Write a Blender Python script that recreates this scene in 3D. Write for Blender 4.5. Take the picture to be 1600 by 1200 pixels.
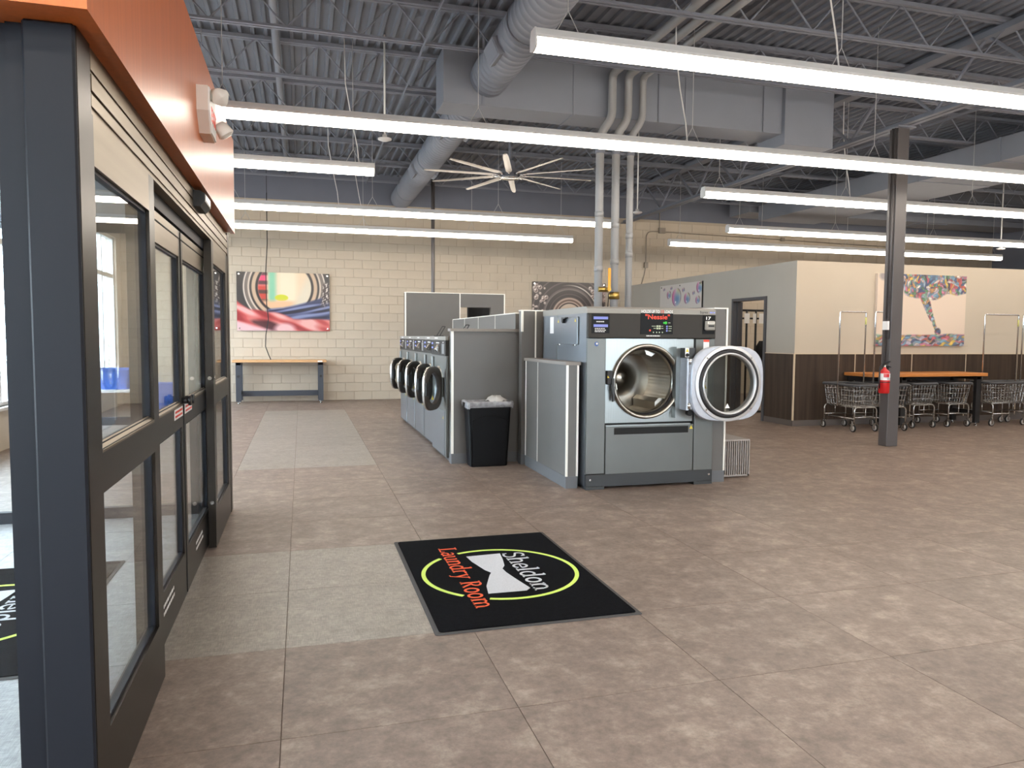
import bpy, bmesh, math, random
import numpy as np
from mathutils import Matrix, Vector
random.seed(7)
PI = math.pi
scene = bpy.context.scene
for o in list(bpy.data.objects):
    bpy.data.objects.remove(o)
COL = scene.collection

# ------------------------------------------------------------------ camera
CAM_H = 1.5
cam_data = bpy.data.cameras.new('camera')
cam_data.sensor_width = 36.0
cam_data.lens = 1154.0 * 36.0 / 1600.0
cam_data.clip_end = 200
cam = bpy.data.objects.new('camera', cam_data)
COL.objects.link(cam)
cam.matrix_world = Matrix(((0.96181455, 0.01114022, -0.27347516, 0.0),
                           (-0.27362253, 0.06320764, -0.95975805, 0.0),
                           (0.0065938, 0.99793822, 0.06384224, CAM_H),
                           (0, 0, 0, 1)))
scene.camera = cam

# ------------------------------------------------------------------ sky, exposure
world = bpy.data.worlds.new('overcast_sky')
scene.world = world
world.use_nodes = True
wn = world.node_tree.nodes
wn['Background'].inputs['Color'].default_value = (0.74, 0.87, 1.0, 1)
wn['Background'].inputs['Strength'].default_value = 17.0
LAMP = 17.0                       # radiance of the tube-light lenses
LAMP_COL = (1.0, 0.90, 0.785, 1)
vs = scene.view_settings
vs.view_transform = 'Standard'
vs.look = 'None'
vs.gamma = 1.0
vs.use_curve_mapping = False
vs.exposure = 0.12
scene.cycles.max_bounces = 8
scene.cycles.diffuse_bounces = 5
scene.cycles.glossy_bounces = 4
scene.cycles.transparent_max_bounces = 16
scene.cycles.sample_clamp_indirect = 6.0
scene.cycles.caustics_reflective = False
scene.cycles.caustics_refractive = False
scene.cycles.use_denoising = True

# ------------------------------------------------------------------ helpers
def lin(c):
    out = []
    for x in c[:3]:
        x = x / 255.0
        out.append(x / 12.92 if x <= 0.04045 else ((x + 0.055) / 1.055) ** 2.4)
    return (out[0], out[1], out[2], 1.0)

MATS = {}
def mat(name, col=(128, 128, 128), rough=0.5, metal=0.0, spec=0.5, var=0.0, vscale=3.0, stretch=(1, 1, 1),
        bump=0.0, bscale=60.0, emit=None, coat=0.0, alpha=None):
    m = bpy.data.materials.new(name)
    m.use_nodes = True
    nt = m.node_tree
    b = nt.nodes['Principled BSDF']
    c = lin(col)
    b.inputs['Base Color'].default_value = c
    b.inputs['Roughness'].default_value = rough
    b.inputs['Metallic'].default_value = metal
    b.inputs['Specular IOR Level'].default_value = spec
    b.inputs['Coat Weight'].default_value = coat
    if emit:
        b.inputs['Emission Color'].default_value = emit[0]
        b.inputs['Emission Strength'].default_value = emit[1]
    if var or bump:
        tc = nt.nodes.new('ShaderNodeTexCoord')
        mp = nt.nodes.new('ShaderNodeMapping')
        mp.inputs['Scale'].default_value = stretch
        nt.links.new(tc.outputs['Object'], mp.inputs['Vector'])
    if var:
        n = nt.nodes.new('ShaderNodeTexNoise')
        n.inputs['Scale'].default_value = vscale
        n.inputs['Detail'].default_value = 5
        nt.links.new(mp.outputs['Vector'], n.inputs['Vector'])
        r = nt.nodes.new('ShaderNodeValToRGB')
        r.color_ramp.elements[0].position = 0.3
        r.color_ramp.elements[1].position = 0.7
        r.color_ramp.elements[0].color = tuple(x * (1 - var) for x in c[:3]) + (1,)
        r.color_ramp.elements[1].color = tuple(min(1, x * (1 + var)) for x in c[:3]) + (1,)
        nt.links.new(n.outputs['Fac'], r.inputs['Fac'])
        nt.links.new(r.outputs['Color'], b.inputs['Base Color'])
    if bump:
        n2 = nt.nodes.new('ShaderNodeTexNoise')
        n2.inputs['Scale'].default_value = bscale
        n2.inputs['Detail'].default_value = 4
        nt.links.new(mp.outputs['Vector'], n2.inputs['Vector'])
        bp = nt.nodes.new('ShaderNodeBump')
        bp.inputs['Strength'].default_value = bump
        bp.inputs['Distance'].default_value = 0.01
        nt.links.new(n2.outputs['Fac'], bp.inputs['Height'])
        nt.links.new(bp.outputs['Normal'], b.inputs['Normal'])
    MATS[name] = m
    return m

def glass_mat(name, tint=(1, 1, 1), ior=1.32, rough=0.0):
    m = bpy.data.materials.new(name)
    m.use_nodes = True
    nt = m.node_tree
    nt.nodes.remove(nt.nodes['Principled BSDF'])
    out = nt.nodes['Material Output']
    tr = nt.nodes.new('ShaderNodeBsdfTransparent')
    tr.inputs['Color'].default_value = tint + (1,)
    gl = nt.nodes.new('ShaderNodeBsdfGlossy')
    gl.inputs['Roughness'].default_value = rough
    # Schlick reflectance, the same from both faces of the pane
    ge = nt.nodes.new('ShaderNodeNewGeometry')
    dt = nt.nodes.new('ShaderNodeVectorMath'); dt.operation = 'DOT_PRODUCT'
    nt.links.new(ge.outputs['Normal'], dt.inputs[0]); nt.links.new(ge.outputs['Incoming'], dt.inputs[1])
    prev = dt.outputs['Value']
    f0 = ((ior - 1) / (ior + 1)) ** 2
    for op, val in (('ABSOLUTE', None), ('SUBTRACT', 1.0), ('POWER', 5.0), ('MULTIPLY_ADD', (1 - f0, f0))):
        mn = nt.nodes.new('ShaderNodeMath'); mn.operation = op
        if op == 'SUBTRACT':
            mn.inputs[0].default_value = val; nt.links.new(prev, mn.inputs[1])
        else:
            nt.links.new(prev, mn.inputs[0])
            if op == 'POWER': mn.inputs[1].default_value = val
            if op == 'MULTIPLY_ADD': mn.inputs[1].default_value, mn.inputs[2].default_value = val
        prev = mn.outputs[0]
    mx = nt.nodes.new('ShaderNodeMixShader')
    nt.links.new(prev, mx.inputs['Fac'])
    nt.links.new(tr.outputs['BSDF'], mx.inputs[1])
    nt.links.new(gl.outputs['BSDF'], mx.inputs[2])
    nt.links.new(mx.outputs['Shader'], out.inputs['Surface'])
    MATS[name] = m
    return m

def col_attr_mat(name, rough=0.4, spec=0.4):
    m = bpy.data.materials.new(name)
    m.use_nodes = True
    nt = m.node_tree
    b = nt.nodes['Principled BSDF']
    b.inputs['Roughness'].default_value = rough
    b.inputs['Specular IOR Level'].default_value = spec
    a = nt.nodes.new('ShaderNodeVertexColor')
    a.layer_name = 'print'
    nt.links.new(a.outputs['Color'], b.inputs['Base Color'])
    MATS[name] = m
    return m

LOC = {}
class MB:
    """collects shapes (world coordinates) into one mesh"""
    def __init__(s):
        s.v = []; s.f = []; s.sm = []
    def add(s, vs_, fs_, smooth=False):
        n = len(s.v)
        s.v.extend([tuple(p) for p in vs_])
        for f in fs_:
            s.f.append(tuple(i + n for i in f)); s.sm.append(smooth)
        return s
    def box(s, x0, x1, y0, y1, z0, z1, c=0.0):
        if x0 > x1: x0, x1 = x1, x0
        if y0 > y1: y0, y1 = y1, y0
        if z0 > z1: z0, z1 = z1, z0
        if c:
            c = min(c, (x1 - x0) * .45, (y1 - y0) * .45, (z1 - z0) * .45)
            bm = bmesh.new()
            bmesh.ops.create_cube(bm, size=1)
            for v in bm.verts:
                v.co = ((x0 + x1) / 2 + v.co.x * (x1 - x0), (y0 + y1) / 2 + v.co.y * (y1 - y0), (z0 + z1) / 2 + v.co.z * (z1 - z0))
            bmesh.ops.bevel(bm, geom=list(bm.edges), offset=c, segments=1, affect='EDGES')
            bm.verts.index_update()
            s.add([v.co[:] for v in bm.verts], [[v.index for v in f.verts] for f in bm.faces])
            bm.free()
            return s
        v = [(x0, y0, z0), (x1, y0, z0), (x1, y1, z0), (x0, y1, z0), (x0, y0, z1), (x1, y0, z1), (x1, y1, z1), (x0, y1, z1)]
        return s.add(v, [(0, 3, 2, 1), (4, 5, 6, 7), (0, 1, 5, 4), (1, 2, 6, 5), (2, 3, 7, 6), (3, 0, 4, 7)])
    def cyl(s, p0, p1, r, seg=12, r1=None, caps=True, smooth=True):
        p0 = Vector(p0); p1 = Vector(p1); d = p1 - p0
        r1 = r if r1 is None else r1
        q = d.to_track_quat('Z', 'Y')
        vs_ = []
        for k in range(seg):
            a = 2 * PI * k / seg
            vs_.append(p0 + q @ Vector((r * math.cos(a), r * math.sin(a), 0)))
        for k in range(seg):
            a = 2 * PI * k / seg
            vs_.append(p1 + q @ Vector((r1 * math.cos(a), r1 * math.sin(a), 0)))
        s.add(vs_, [(k, (k + 1) % seg, seg + (k + 1) % seg, seg + k) for k in range(seg)], smooth)
        if caps:
            s.f.append(tuple(len(s.v) - 2 * seg + k for k in reversed(range(seg)))); s.sm.append(False)
            s.f.append(tuple(len(s.v) - seg + k for k in range(seg))); s.sm.append(False)
        return s
    def tube(s, pts, r, seg=8, closed=False, caps=True):
        pts = [Vector(p) for p in pts]
        n = len(pts)
        rings = []
        up = None
        for i, p in enumerate(pts):
            if closed:
                t = (pts[(i + 1) % n] - pts[i - 1])
            else:
                t = pts[min(i + 1, n - 1)] - pts[max(i - 1, 0)]
            t.normalize()
            if up is None:
                up = Vector((0, 0, 1)) if abs(t.z) < 0.9 else Vector((1, 0, 0))
            a = t.cross(up)
            if a.length < 1e-5:
                a = t.orthogonal()
            a.normalize()
            b = a.cross(t); b.normalize()
            up = b
            rr = r[i] if isinstance(r, (list, tuple)) else r
            rings.append([p + a * (rr * math.cos(2 * PI * k / seg)) + b * (rr * math.sin(2 * PI * k / seg)) for k in range(seg)])
        vs_ = [v for ring in rings for v in ring]
        fs_ = []
        m = n if closed else n - 1
        for i in range(m):
            j = (i + 1) % n
            for k in range(seg):
                fs_.append((i * seg + k, i * seg + (k + 1) % seg, j * seg + (k + 1) % seg, j * seg + k))
        s.add(vs_, fs_, True)
        if caps and not closed:
            b0 = len(s.v) - n * seg
            s.f.append(tuple(b0 + k for k in reversed(range(seg)))); s.sm.append(False)
            s.f.append(tuple(len(s.v) - seg + k for k in range(seg))); s.sm.append(False)
        return s
    def lathe(s, o, axis, prof, seg=32, shape=None, smooth=True, up=None):
        """prof: (radius, height along axis); shape(angle)->(x,y) unit outline"""
        o = Vector(o); ax = Vector(axis).normalized()
        upv = Vector(up) if up else (Vector((0, 0, 1)) if abs(ax.z) < .9 else Vector((1, 0, 0)))
        ex = upv.cross(ax).normalized(); ey = ax.cross(ex).normalized()
        if shape is None:
            shape = lambda a: (math.cos(a), math.sin(a))
        ring = [shape(2 * PI * k / seg) for k in range(seg)]
        vs_ = []
        for (r, h) in prof:
            for (cx, cy) in ring:
                vs_.append(o + ex * (cx * r) + ey * (cy * r) + ax * h)
        fs_ = []
        for i in range(len(prof) - 1):
            for k in range(seg):
                fs_.append((i * seg + k, i * seg + (k + 1) % seg, (i + 1) * seg + (k + 1) % seg, (i + 1) * seg + k))
        return s.add(vs_, fs_, smooth)
    def disc(s, o, axis, r, seg=32, shape=None, up=None):
        o = Vector(o); ax = Vector(axis).normalized()
        upv = Vector(up) if up else (Vector((0, 0, 1)) if abs(ax.z) < .9 else Vector((1, 0, 0)))
        ex = upv.cross(ax).normalized(); ey = ax.cross(ex).normalized()
        if shape is None:
            shape = lambda a: (math.cos(a), math.sin(a))
        vs_ = [o + ex * (shape(2 * PI * k / seg)[0] * r) + ey * (shape(2 * PI * k / seg)[1] * r) for k in range(seg)]
        return s.add(vs_, [tuple(range(seg))])
    def prism(s, poly, fn, d0, d1):
        """poly: 2-D outline; fn(a, b, d) -> 3-D point"""
        n = len(poly)
        vs_ = [fn(a, b, d0) for a, b in poly] + [fn(a, b, d1) for a, b in poly]
        fs_ = [tuple(range(n))[::-1], tuple(range(n, 2 * n))]
        fs_ += [(k, (k + 1) % n, n + (k + 1) % n, n + k) for k in range(n)]
        return s.add(vs_, fs_)
    def xf(s, M):
        s.v = [tuple(M @ Vector(p)) for p in s.v]
        return s
    def mesh(s, name, m, off=(0, 0, 0)):
        me = bpy.data.meshes.new(name)
        me.from_pydata([(p[0] - off[0], p[1] - off[1], p[2] - off[2]) for p in s.v], [], s.f)
        me.polygons.foreach_set('use_smooth', s.sm)
        bm = bmesh.new(); bm.from_mesh(me)
        bmesh.ops.recalc_face_normals(bm, faces=bm.faces)
        bm.to_mesh(me); bm.free()
        if m is not None:
            me.materials.append(m if not isinstance(m, str) else MATS[m])
        me.update()
        return me
    def obj(s, name, m, parent=None, label=None, kind=None):
        if parent is not None:
            off = LOC[parent.name]
        else:
            a = np.array(s.v)
            off = tuple((a[:, 0:2].min(0) + a[:, 0:2].max(0)) / 2) + (a[:, 2].min(),)
        o = bpy.data.objects.new(name, s.mesh(name, m, off))
        COL.objects.link(o)
        if parent is not None:
            o.parent = parent
            LOC[o.name] = off
        else:
            o.location = off
            LOC[o.name] = off
        if label: o['label'] = label
        if kind: o['kind'] = kind
        return o

def tag(o, label, cat, group=None, kind=None):
    o['label'] = label
    if cat: o['category'] = cat
    if group: o['group'] = group
    if kind: o['kind'] = kind
    return o
def thing(name, label, cat, loc=(0, 0, 0), group=None, kind=None):
    o = bpy.data.objects.new(name, None)
    o.empty_display_size = 0.1
    COL.objects.link(o)
    o.location = loc
    LOC[o.name] = tuple(loc)
    return tag(o, label, cat, group, kind)
def struct(o, label=None):
    o['kind'] = 'structure'
    if label: o['label'] = label
    return o
def copy_tree(o, parent=None):
    c = o.copy(); COL.objects.link(c); c.parent = parent
    for ch in list(o.children):
        copy_tree(ch, c)
    return c
def bx(name, m, parent, x0, x1, y0, y1, z0, z1, c=0.0, label=None, kind=None):
    return MB().box(x0, x1, y0, y1, z0, z1, c).obj(name, m, parent, label, kind)

def text_shape(body, size, bold=0.0, depth=0.0, spacing=1.0, xs=1.0):
    cu = bpy.data.curves.new('t', 'FONT')
    cu.body = body; cu.size = size; cu.offset = bold; cu.extrude = depth
    cu.space_character = spacing
    cu.align_x = 'CENTER'; cu.align_y = 'CENTER'
    cu.resolution_u = 3
    o = bpy.data.objects.new('t', cu); COL.objects.link(o)
    dg = bpy.context.evaluated_depsgraph_get(); dg.update()
    me = o.evaluated_get(dg).to_mesh()
    v = [(p.co.x * xs, p.co.y, p.co.z) for p in me.vertices]
    f = [tuple(p.vertices) for p in me.polygons]
    o.evaluated_get(dg).to_mesh_clear()
    bpy.data.objects.remove(o); bpy.data.curves.remove(cu)
    return v, f
def put_text(mb, body, size, o, ex, ey, bold=0.0, depth=0.001, spacing=1.0, xs=1.0):
    o = Vector(o); ex = Vector(ex); ey = Vector(ey); ez = ex.cross(ey)
    v, f = text_shape(body, size, bold, depth, spacing, xs)
    mb.add([o + ex * p[0] + ey * p[1] + ez * p[2] for p in v], f)
    return mb
def fit_text(mb, body, x0, x1, z0, z1, y, bold=0.0, depth=.0005):
    """lettering facing -Y filled into a box"""
    v, f = text_shape(body, 1.0, bold, 0.0)
    a = np.array(v); lo = a.min(0); hi = a.max(0)
    mb.add([(x0 + (p[0] - lo[0]) / (hi[0] - lo[0]) * (x1 - x0), y, z0 + (p[1] - lo[1]) / (hi[1] - lo[1]) * (z1 - z0)) for p in v], f)
    return mb
def marks(mb, o, ex, ey, w, h, rows, n, seed=1, fill=0.8, t=0.001):
    """unreadable small print: short raised dashes"""
    rnd = random.Random(seed)
    o = Vector(o); ex = Vector(ex); ey = Vector(ey); ez = ex.cross(ey)
    for r in range(rows):
        y0 = h * (1 - (r + 0.75) / rows); y1 = h * (1 - (r + 0.25) / rows)
        x = 0.0
        while x < w * fill:
            l = w / n * rnd.uniform(.6, 1.4)
            x1 = min(x + l * .8, w)
            mb.add([o + ex * x + ey * y0 + ez * t, o + ex * x1 + ey * y0 + ez * t, o + ex * x1 + ey * y1 + ez * t, o + ex * x + ey * y1 + ez * t], [(0, 1, 2, 3)])
            x += l
    return mb

# ------------------------------------------------------------------ materials
def floor_mat(name, c0, c1, c2, linen=False, rough=0.42):
    m = bpy.data.materials.new(name); m.use_nodes = True
    nt = m.node_tree; N = nt.nodes; L = nt.links
    b = N['Principled BSDF']
    geo = N.new('ShaderNodeNewGeometry')
    oi = N.new('ShaderNodeObjectInfo')
    off = N.new('ShaderNodeVectorMath'); off.operation = 'SCALE'
    cmb = N.new('ShaderNodeCombineXYZ')
    L.new(oi.outputs['Random'], cmb.inputs[0]); L.new(oi.outputs['Random'], cmb.inputs[2])
    L.new(cmb.outputs[0], off.inputs[0]); off.inputs['Scale'].default_value = 37.0
    ad = N.new('ShaderNodeVectorMath'); ad.operation = 'ADD'
    L.new(geo.outputs['Position'], ad.inputs[0]); L.new(off.outputs[0], ad.inputs[1])
    n1 = N.new('ShaderNodeTexNoise'); n1.inputs['Scale'].default_value = 6.0; n1.inputs['Detail'].default_value = 10; n1.inputs['Roughness'].default_value = 0.72
    L.new(ad.outputs[0], n1.inputs['Vector'])
    r1 = N.new('ShaderNodeValToRGB')
    e = r1.color_ramp.elements
    e[0].position = 0.32; e[0].color = lin(c0)
    e[1].position = 0.72; e[1].color = lin(c2)
    x = e.new(0.52); x.color = lin(c1)
    L.new(n1.outputs['Fac'], r1.inputs['Fac'])
    colsock = r1.outputs['Color']
    n2 = N.new('ShaderNodeTexNoise'); n2.inputs['Scale'].default_value = 26; n2.inputs['Detail'].default_value = 6; n2.inputs['Roughness'].default_value = 0.75
    L.new(ad.outputs[0], n2.inputs['Vector'])
    mul = N.new('ShaderNodeMix'); mul.data_type = 'RGBA'; mul.blend_type = 'OVERLAY'; mul.inputs['Factor'].default_value = 0.65
    L.new(colsock, mul.inputs['A']); L.new(n2.outputs['Fac'], mul.inputs['B'])
    colsock = mul.outputs['Result']
    if linen:
        for sc in ((14, 260, 1), (260, 14, 1)):
            mp = N.new('ShaderNodeMapping'); mp.inputs['Scale'].default_value = sc
            L.new(geo.outputs['Position'], mp.inputs['Vector'])
            nn = N.new('ShaderNodeTexNoise'); nn.inputs['Scale'].default_value = 1.0; nn.inputs['Detail'].default_value = 2
            L.new(mp.outputs['Vector'], nn.inputs['Vector'])
            mm = N.new('ShaderNodeMix'); mm.data_type = 'RGBA'; mm.blend_type = 'OVERLAY'; mm.inputs['Factor'].default_value = 0.45
            L.new(colsock, mm.inputs['A']); L.new(nn.outputs['Fac'], mm.inputs['B'])
            colsock = mm.outputs['Result']
    hsv = N.new('ShaderNodeHueSaturation')
    mr = N.new('ShaderNodeMapRange'); mr.inputs['To Min'].default_value = 0.93; mr.inputs['To Max'].default_value = 1.07
    L.new(oi.outputs['Random'], mr.inputs['Value']); L.new(mr.outputs[0], hsv.inputs['Value'])
    L.new(colsock, hsv.inputs['Color'])
    L.new(hsv.outputs['Color'], b.inputs['Base Color'])
    b.inputs['Roughness'].default_value = rough
    b.inputs['Specular IOR Level'].default_value = 0.45
    bp = N.new('ShaderNodeBump'); bp.inputs['Strength'].default_value = 0.12; bp.inputs['Distance'].default_value = 0.004
    L.new(n2.outputs['Fac'], bp.inputs['Height']); L.new(bp.outputs['Normal'], b.inputs['Normal'])
    MATS[name] = m
    return m

floor_mat('cement_tile', (106, 91, 81), (128, 111, 100), (160, 144, 130))
floor_mat('linen_tile', (128, 119, 109), (139, 130, 120), (150, 141, 131), linen=True, rough=0.38)
floor_mat('vestibule_tile', (146, 146, 147), (160, 160, 160), (174, 174, 173), linen=True, rough=0.4)
mat('tile_gap', (112, 98, 88), .9)
mat('cream_block', (192, 179, 160), .75, var=.05, vscale=2.0, bump=.25, bscale=90)
mat('office_cream', (188, 175, 156), .7, var=.02, vscale=1.5)
mat('cream_paint', (206, 193, 176), .7, var=.02, vscale=1.5)
mat('greige_wall', (166, 160, 149), .7, var=.02, vscale=1.5)  # side wall, greyer than the cream front wall
mat('mortar', (178, 165, 147), .9)
mat('dark_paint', (108, 112, 124), .8, var=.04, vscale=2.0)
mat('deck_paint', (114, 118, 128), .8, var=.05, vscale=1.5)
mat('steel_paint', (124, 128, 139), .7)
mat('duct_paint', (126, 130, 140), .6, var=.03)
mat('pipe_paint', (150, 150, 150), .55, var=.03)
mat('column_paint', (84, 80, 80), .4, var=.03)
mat('white_housing', (225, 223, 220), .45)
mat('lens', (255, 250, 240), .4, emit=(LAMP_COL, LAMP))
mat('cable', (190, 190, 190), .5)
mat('black_cable', (22, 22, 24), .6)
mat('bronze', (60, 56, 52), .36, metal=.95, var=.05, vscale=2, stretch=(1, 1, 12))
mat('bronze_reflect_tan', (136, 124, 106), .40, metal=.9, var=.07, vscale=2, stretch=(1, .3, 14))  # bronze with the tan reflection of lamps and walls painted in
mat('bronze_daytone', (24, 27, 34), .48, spec=.28)  # bronze with the blue-dark daylight tone of camera-facing sides painted in
mat('black_plastic', (20, 21, 23), .45)
mat('rubber', (14, 14, 15), .75)
mat('orange_panel', (204, 112, 58), .33, var=.09, vscale=3.0, stretch=(14, 14, .4))
mat('white_ceiling', (200, 203, 205), .8)
glass_mat('pane_glass', (0.98, 0.99, 0.985))
glass_mat('window_glass', (0.95, 0.97, 0.98))
glass_mat('door_glass', (0.55, 0.57, 0.56))
glass_mat('bowl_glass', (0.84, 0.86, 0.86))
mat('washer_grey', (106, 108, 105), .38, metal=.5, var=.03)
mat('washer_side', (128, 133, 138), .3, metal=.6, var=.03)
mat('washer_fascia', (56, 53, 49), .55, spec=.25)
mat('washer_strip', (140, 136, 128), .45, metal=.3)
mat('brushed_steel', (150, 154, 152), .3, metal=.85, var=.05, vscale=3, stretch=(30, 1, 1))
mat('chrome', (215, 215, 215), .13, metal=1.0)
mat('satin_chrome', (200, 198, 194), .25, metal=1.0)
mat('drum_steel', (170, 165, 155), .28, metal=1.0)
mat('door_metal', (186, 190, 198), .42, metal=.5, var=.06, vscale=18)
mat('gasket', (34, 32, 34), .55)
mat('door_face_dark', (66, 62, 58), .5, spec=.25)
mat('plinth', (46, 48, 49), .45)
mat('screen_black', (9, 9, 11), .45, spec=.2)
mat('lilac', (130, 140, 215), .5)
mat('white_print', (238, 238, 236), .5)
mat('red_print', (235, 70, 45), .5)
mat('green_print', (40, 190, 50), .5)
mat('yellow_sticker', (232, 208, 60), .5)
mat('door_ring', (206, 206, 206), .38, metal=.6)
mat('pale_label', (206, 204, 120), .5)
mat('black_print', (25, 25, 25), .5)
mat('blue_sticker', (50, 80, 140), .5)
mat('amber_print', (190, 200, 170), .5)
mat('partition', (98, 95, 91), .42, var=.03, vscale=4)
mat('partition_edge', (236, 232, 222), .35, metal=.15)
mat('partition_cap', (132, 124, 116), .5, var=.06, vscale=4)
mat('partition_base', (98, 99, 101), .55)
mat('slat_grey', (150, 142, 136), .5)
mat('bin_black', (7, 8, 11), .5, spec=.18, bump=.1, bscale=300)
mat('bag_plastic', (150, 150, 153), .3, var=.35, vscale=22)
mat('bench_wood', (206, 160, 112), .5, var=.14, vscale=5, stretch=(1.2, 14, 14))
mat('table_wood', (190, 122, 62), .45, var=.16, vscale=5, stretch=(1.2, 14, 14))
mat('bench_steel', (62, 66, 74), .45, metal=.2)
mat('dark_steel', (30, 29, 29), .5)
mat('wain_wood', (60, 48, 39), .5, var=.38, vscale=6, stretch=(2.4, 2.4, .10), spec=.3)
mat('wain_strip', (196, 178, 152), .5)
mat('baseboard_grey', (88, 80, 76), .6)
mat('door_frame_grey', (72, 72, 76), .5)
mat('extinguisher_red', (196, 26, 30), .3, coat=.4)
mat('cart_wire', (178, 176, 172), .25, metal=.9)
mat('bumper', (72, 72, 74), .6)
mat('wheel_grey', (176, 172, 168), .5)
mat('blue_tub', (70, 110, 196), .4)
mat('mat_pile', (12, 13, 17), .95, spec=.08, var=.35, vscale=60, bump=.5, bscale=400)
mat('mat_edge', (70, 68, 68), .8)
mat('mat_white', (205, 205, 208), .95, var=.08, vscale=120, bump=.5, bscale=400)
mat('mat_orange', (232, 92, 48), .95, var=.08, vscale=120)
mat('mat_green', (206, 228, 104), .95, var=.08, vscale=120)
mat('fan_blade', (206, 200, 190), .35, metal=.3)
mat('ivory_plastic', (226, 220, 210), .45)
mat('lamp_clear', (225, 222, 214), .2)
mat('brass', (190, 160, 90), .3, metal=.9)
mat('valve_orange', (240, 160, 30), .45)
mat('conduit', (140, 130, 118), .5)
mat('asphalt', (150, 152, 150), .9, var=.1)
mat('leaf', (90, 130, 70), .8, var=.3, vscale=6)
mat('black_cloth', (24, 23, 24), .9)
mat('white_cloth', (200, 198, 194), .9)
mat('canvas_side', (214, 200, 186), .7)
mat('sign_side', (30, 30, 32), .4)
col_attr_mat('print_gloss', .3, .4)
col_attr_mat('print_canvas', .75, .2)
# ------------------------------------------------------------------ room shell
XL, XR, YF, YB, ZD = -3.7, 20.0, -7.6, 17.6, 5.25
floor = struct(MB().box(XL - .2, XR + .2, YF - .2, YB + .2, -0.12, -0.004).obj('floor', 'tile_gap'), 'mottled brown-grey cement-look vinyl tile floor')
TX, TY = 0.92, 0.835
def tile_mesh(x0, x1, y0, y1):
    return MB().box(x0, x1, y0, y1, -0.004, 0.0)
def is_linen(x, y):
    return -3.7 < x < 0.83 and (3.62 < y < 5.29 or 8.63 < y < 15.31) and x > -0.62
g = 0.0016
proto = {}
rest = MB(); rest_l = MB(); rest_v = MB()
ntile = 0
fl = LOC['floor']
for i in range(-4, 23):
    for j in range(-14, 17):
        x0 = -0.09 + TX * i; y0 = 3.62 + TY * j
        x1 = x0 + TX; y1 = y0 + TY
        x0 = max(x0, XL if i != -1 else -.70); x1 = min(x1, XR if i != -2 else -.70)
        if i == -2: x1 = -.70; y0 = max(y0, YF); y1 = min(y1, YB)
        if x1 - x0 < .02 or y1 - y0 < .02:
            continue
        linen = is_linen((x0 + x1) / 2, (y0 + y1) / 2)
        cx, cy = (x0 + x1) / 2, (y0 + y1) / 2
        vis = -0.58 < cx < 12.6 and 2.0 < cy and not (cx > 8.3 and cy > 11.0) and cx / cy < 1.35
        vis = vis and not (2.6 < cx < 4.0 and 7.2 < cy < 8.0)
        vis = vis and not (cx > 4.6 and cy > 12.6 and cx < 8)
        if vis and ntile < 300:
            key = (linen, round(x1 - x0, 3), round(y1 - y0, 3))
            if key not in proto:
                w, h = (x1 - x0) / 2 - g, (y1 - y0) / 2 - g
                proto[key] = MB().box(-w, w, -h, h, -0.004, 0.0).mesh('tile', 'linen_tile' if linen else 'cement_tile')
            t = bpy.data.objects.new('tile', proto[key])
            COL.objects.link(t); t.parent = floor
            t.location = (cx - fl[0], cy - fl[1], 0 - fl[2])
            ntile += 1
        elif cx < -.6 and 2.4 < cy < 6.6:
            rest_v.box(x0 + g, x1 - g, y0 + g, y1 - g, -0.004, 0)
        else:
            (rest_l if linen else rest).box(x0 + g, x1 - g, y0 + g, y1 - g, -0.004, 0)
rest_v.obj('vestibule_tiles', 'vestibule_tile', floor, kind='stuff')
rest.obj('distant_tiles', 'cement_tile', floor, kind='stuff')
if rest_l.v:
    rest_l.obj('distant_linen_tiles', 'linen_tile', floor, kind='stuff')

# back wall of painted concrete block
wb = struct(MB().box(XL - .2, XR + .2, YB + .006, YB + .25, 0, ZD + .2).obj('wall_back', 'mortar'), 'cream painted concrete block wall')
BWID, BHGT = 0.4064, 0.2032
bl_full = MB().box(-BWID / 2 + .004, BWID / 2 - .004, -.003, .004, -BHGT / 2 + .004, BHGT / 2 - .004, c=.003).mesh('block', 'cream_block')
restb = MB(); nb = 0
wl = LOC['wall_back']
for r in range(22):
    z0 = r * BHGT; z1 = min(z0 + BHGT, 4.54)
    if z1 - z0 < .03: continue
    k = 0
    x = XL - (BWID / 2 if r % 2 else 0)
    while x < XR:
        x0 = max(x, XL); x1 = min(x + BWID, XR)
        full = x1 - x0 > BWID - .001 and z1 - z0 > BHGT - .001
        if full and -1.75 < (x0 + x1) / 2 < 3.75 and nb < 300:
            o = bpy.data.objects.new('block', bl_full); COL.objects.link(o); o.parent = wb
            o.location = ((x0 + x1) / 2 - wl[0], YB - wl[1], (z0 + z1) / 2 - wl[2]); nb += 1
        elif x1 - x0 > .02:
            restb.box(x0 + .004, x1 - .004, YB - .003, YB + .006, z0 + .004, z1 - .004)
        x += BWID
restb.obj('other_blocks', 'cream_block', wb, kind='stuff')
bx('upper_band', 'dark_paint', wb, XL, XR, YB - .003, YB + .006, 4.54, ZD + .2, label='upper wall band painted dark grey')

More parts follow.
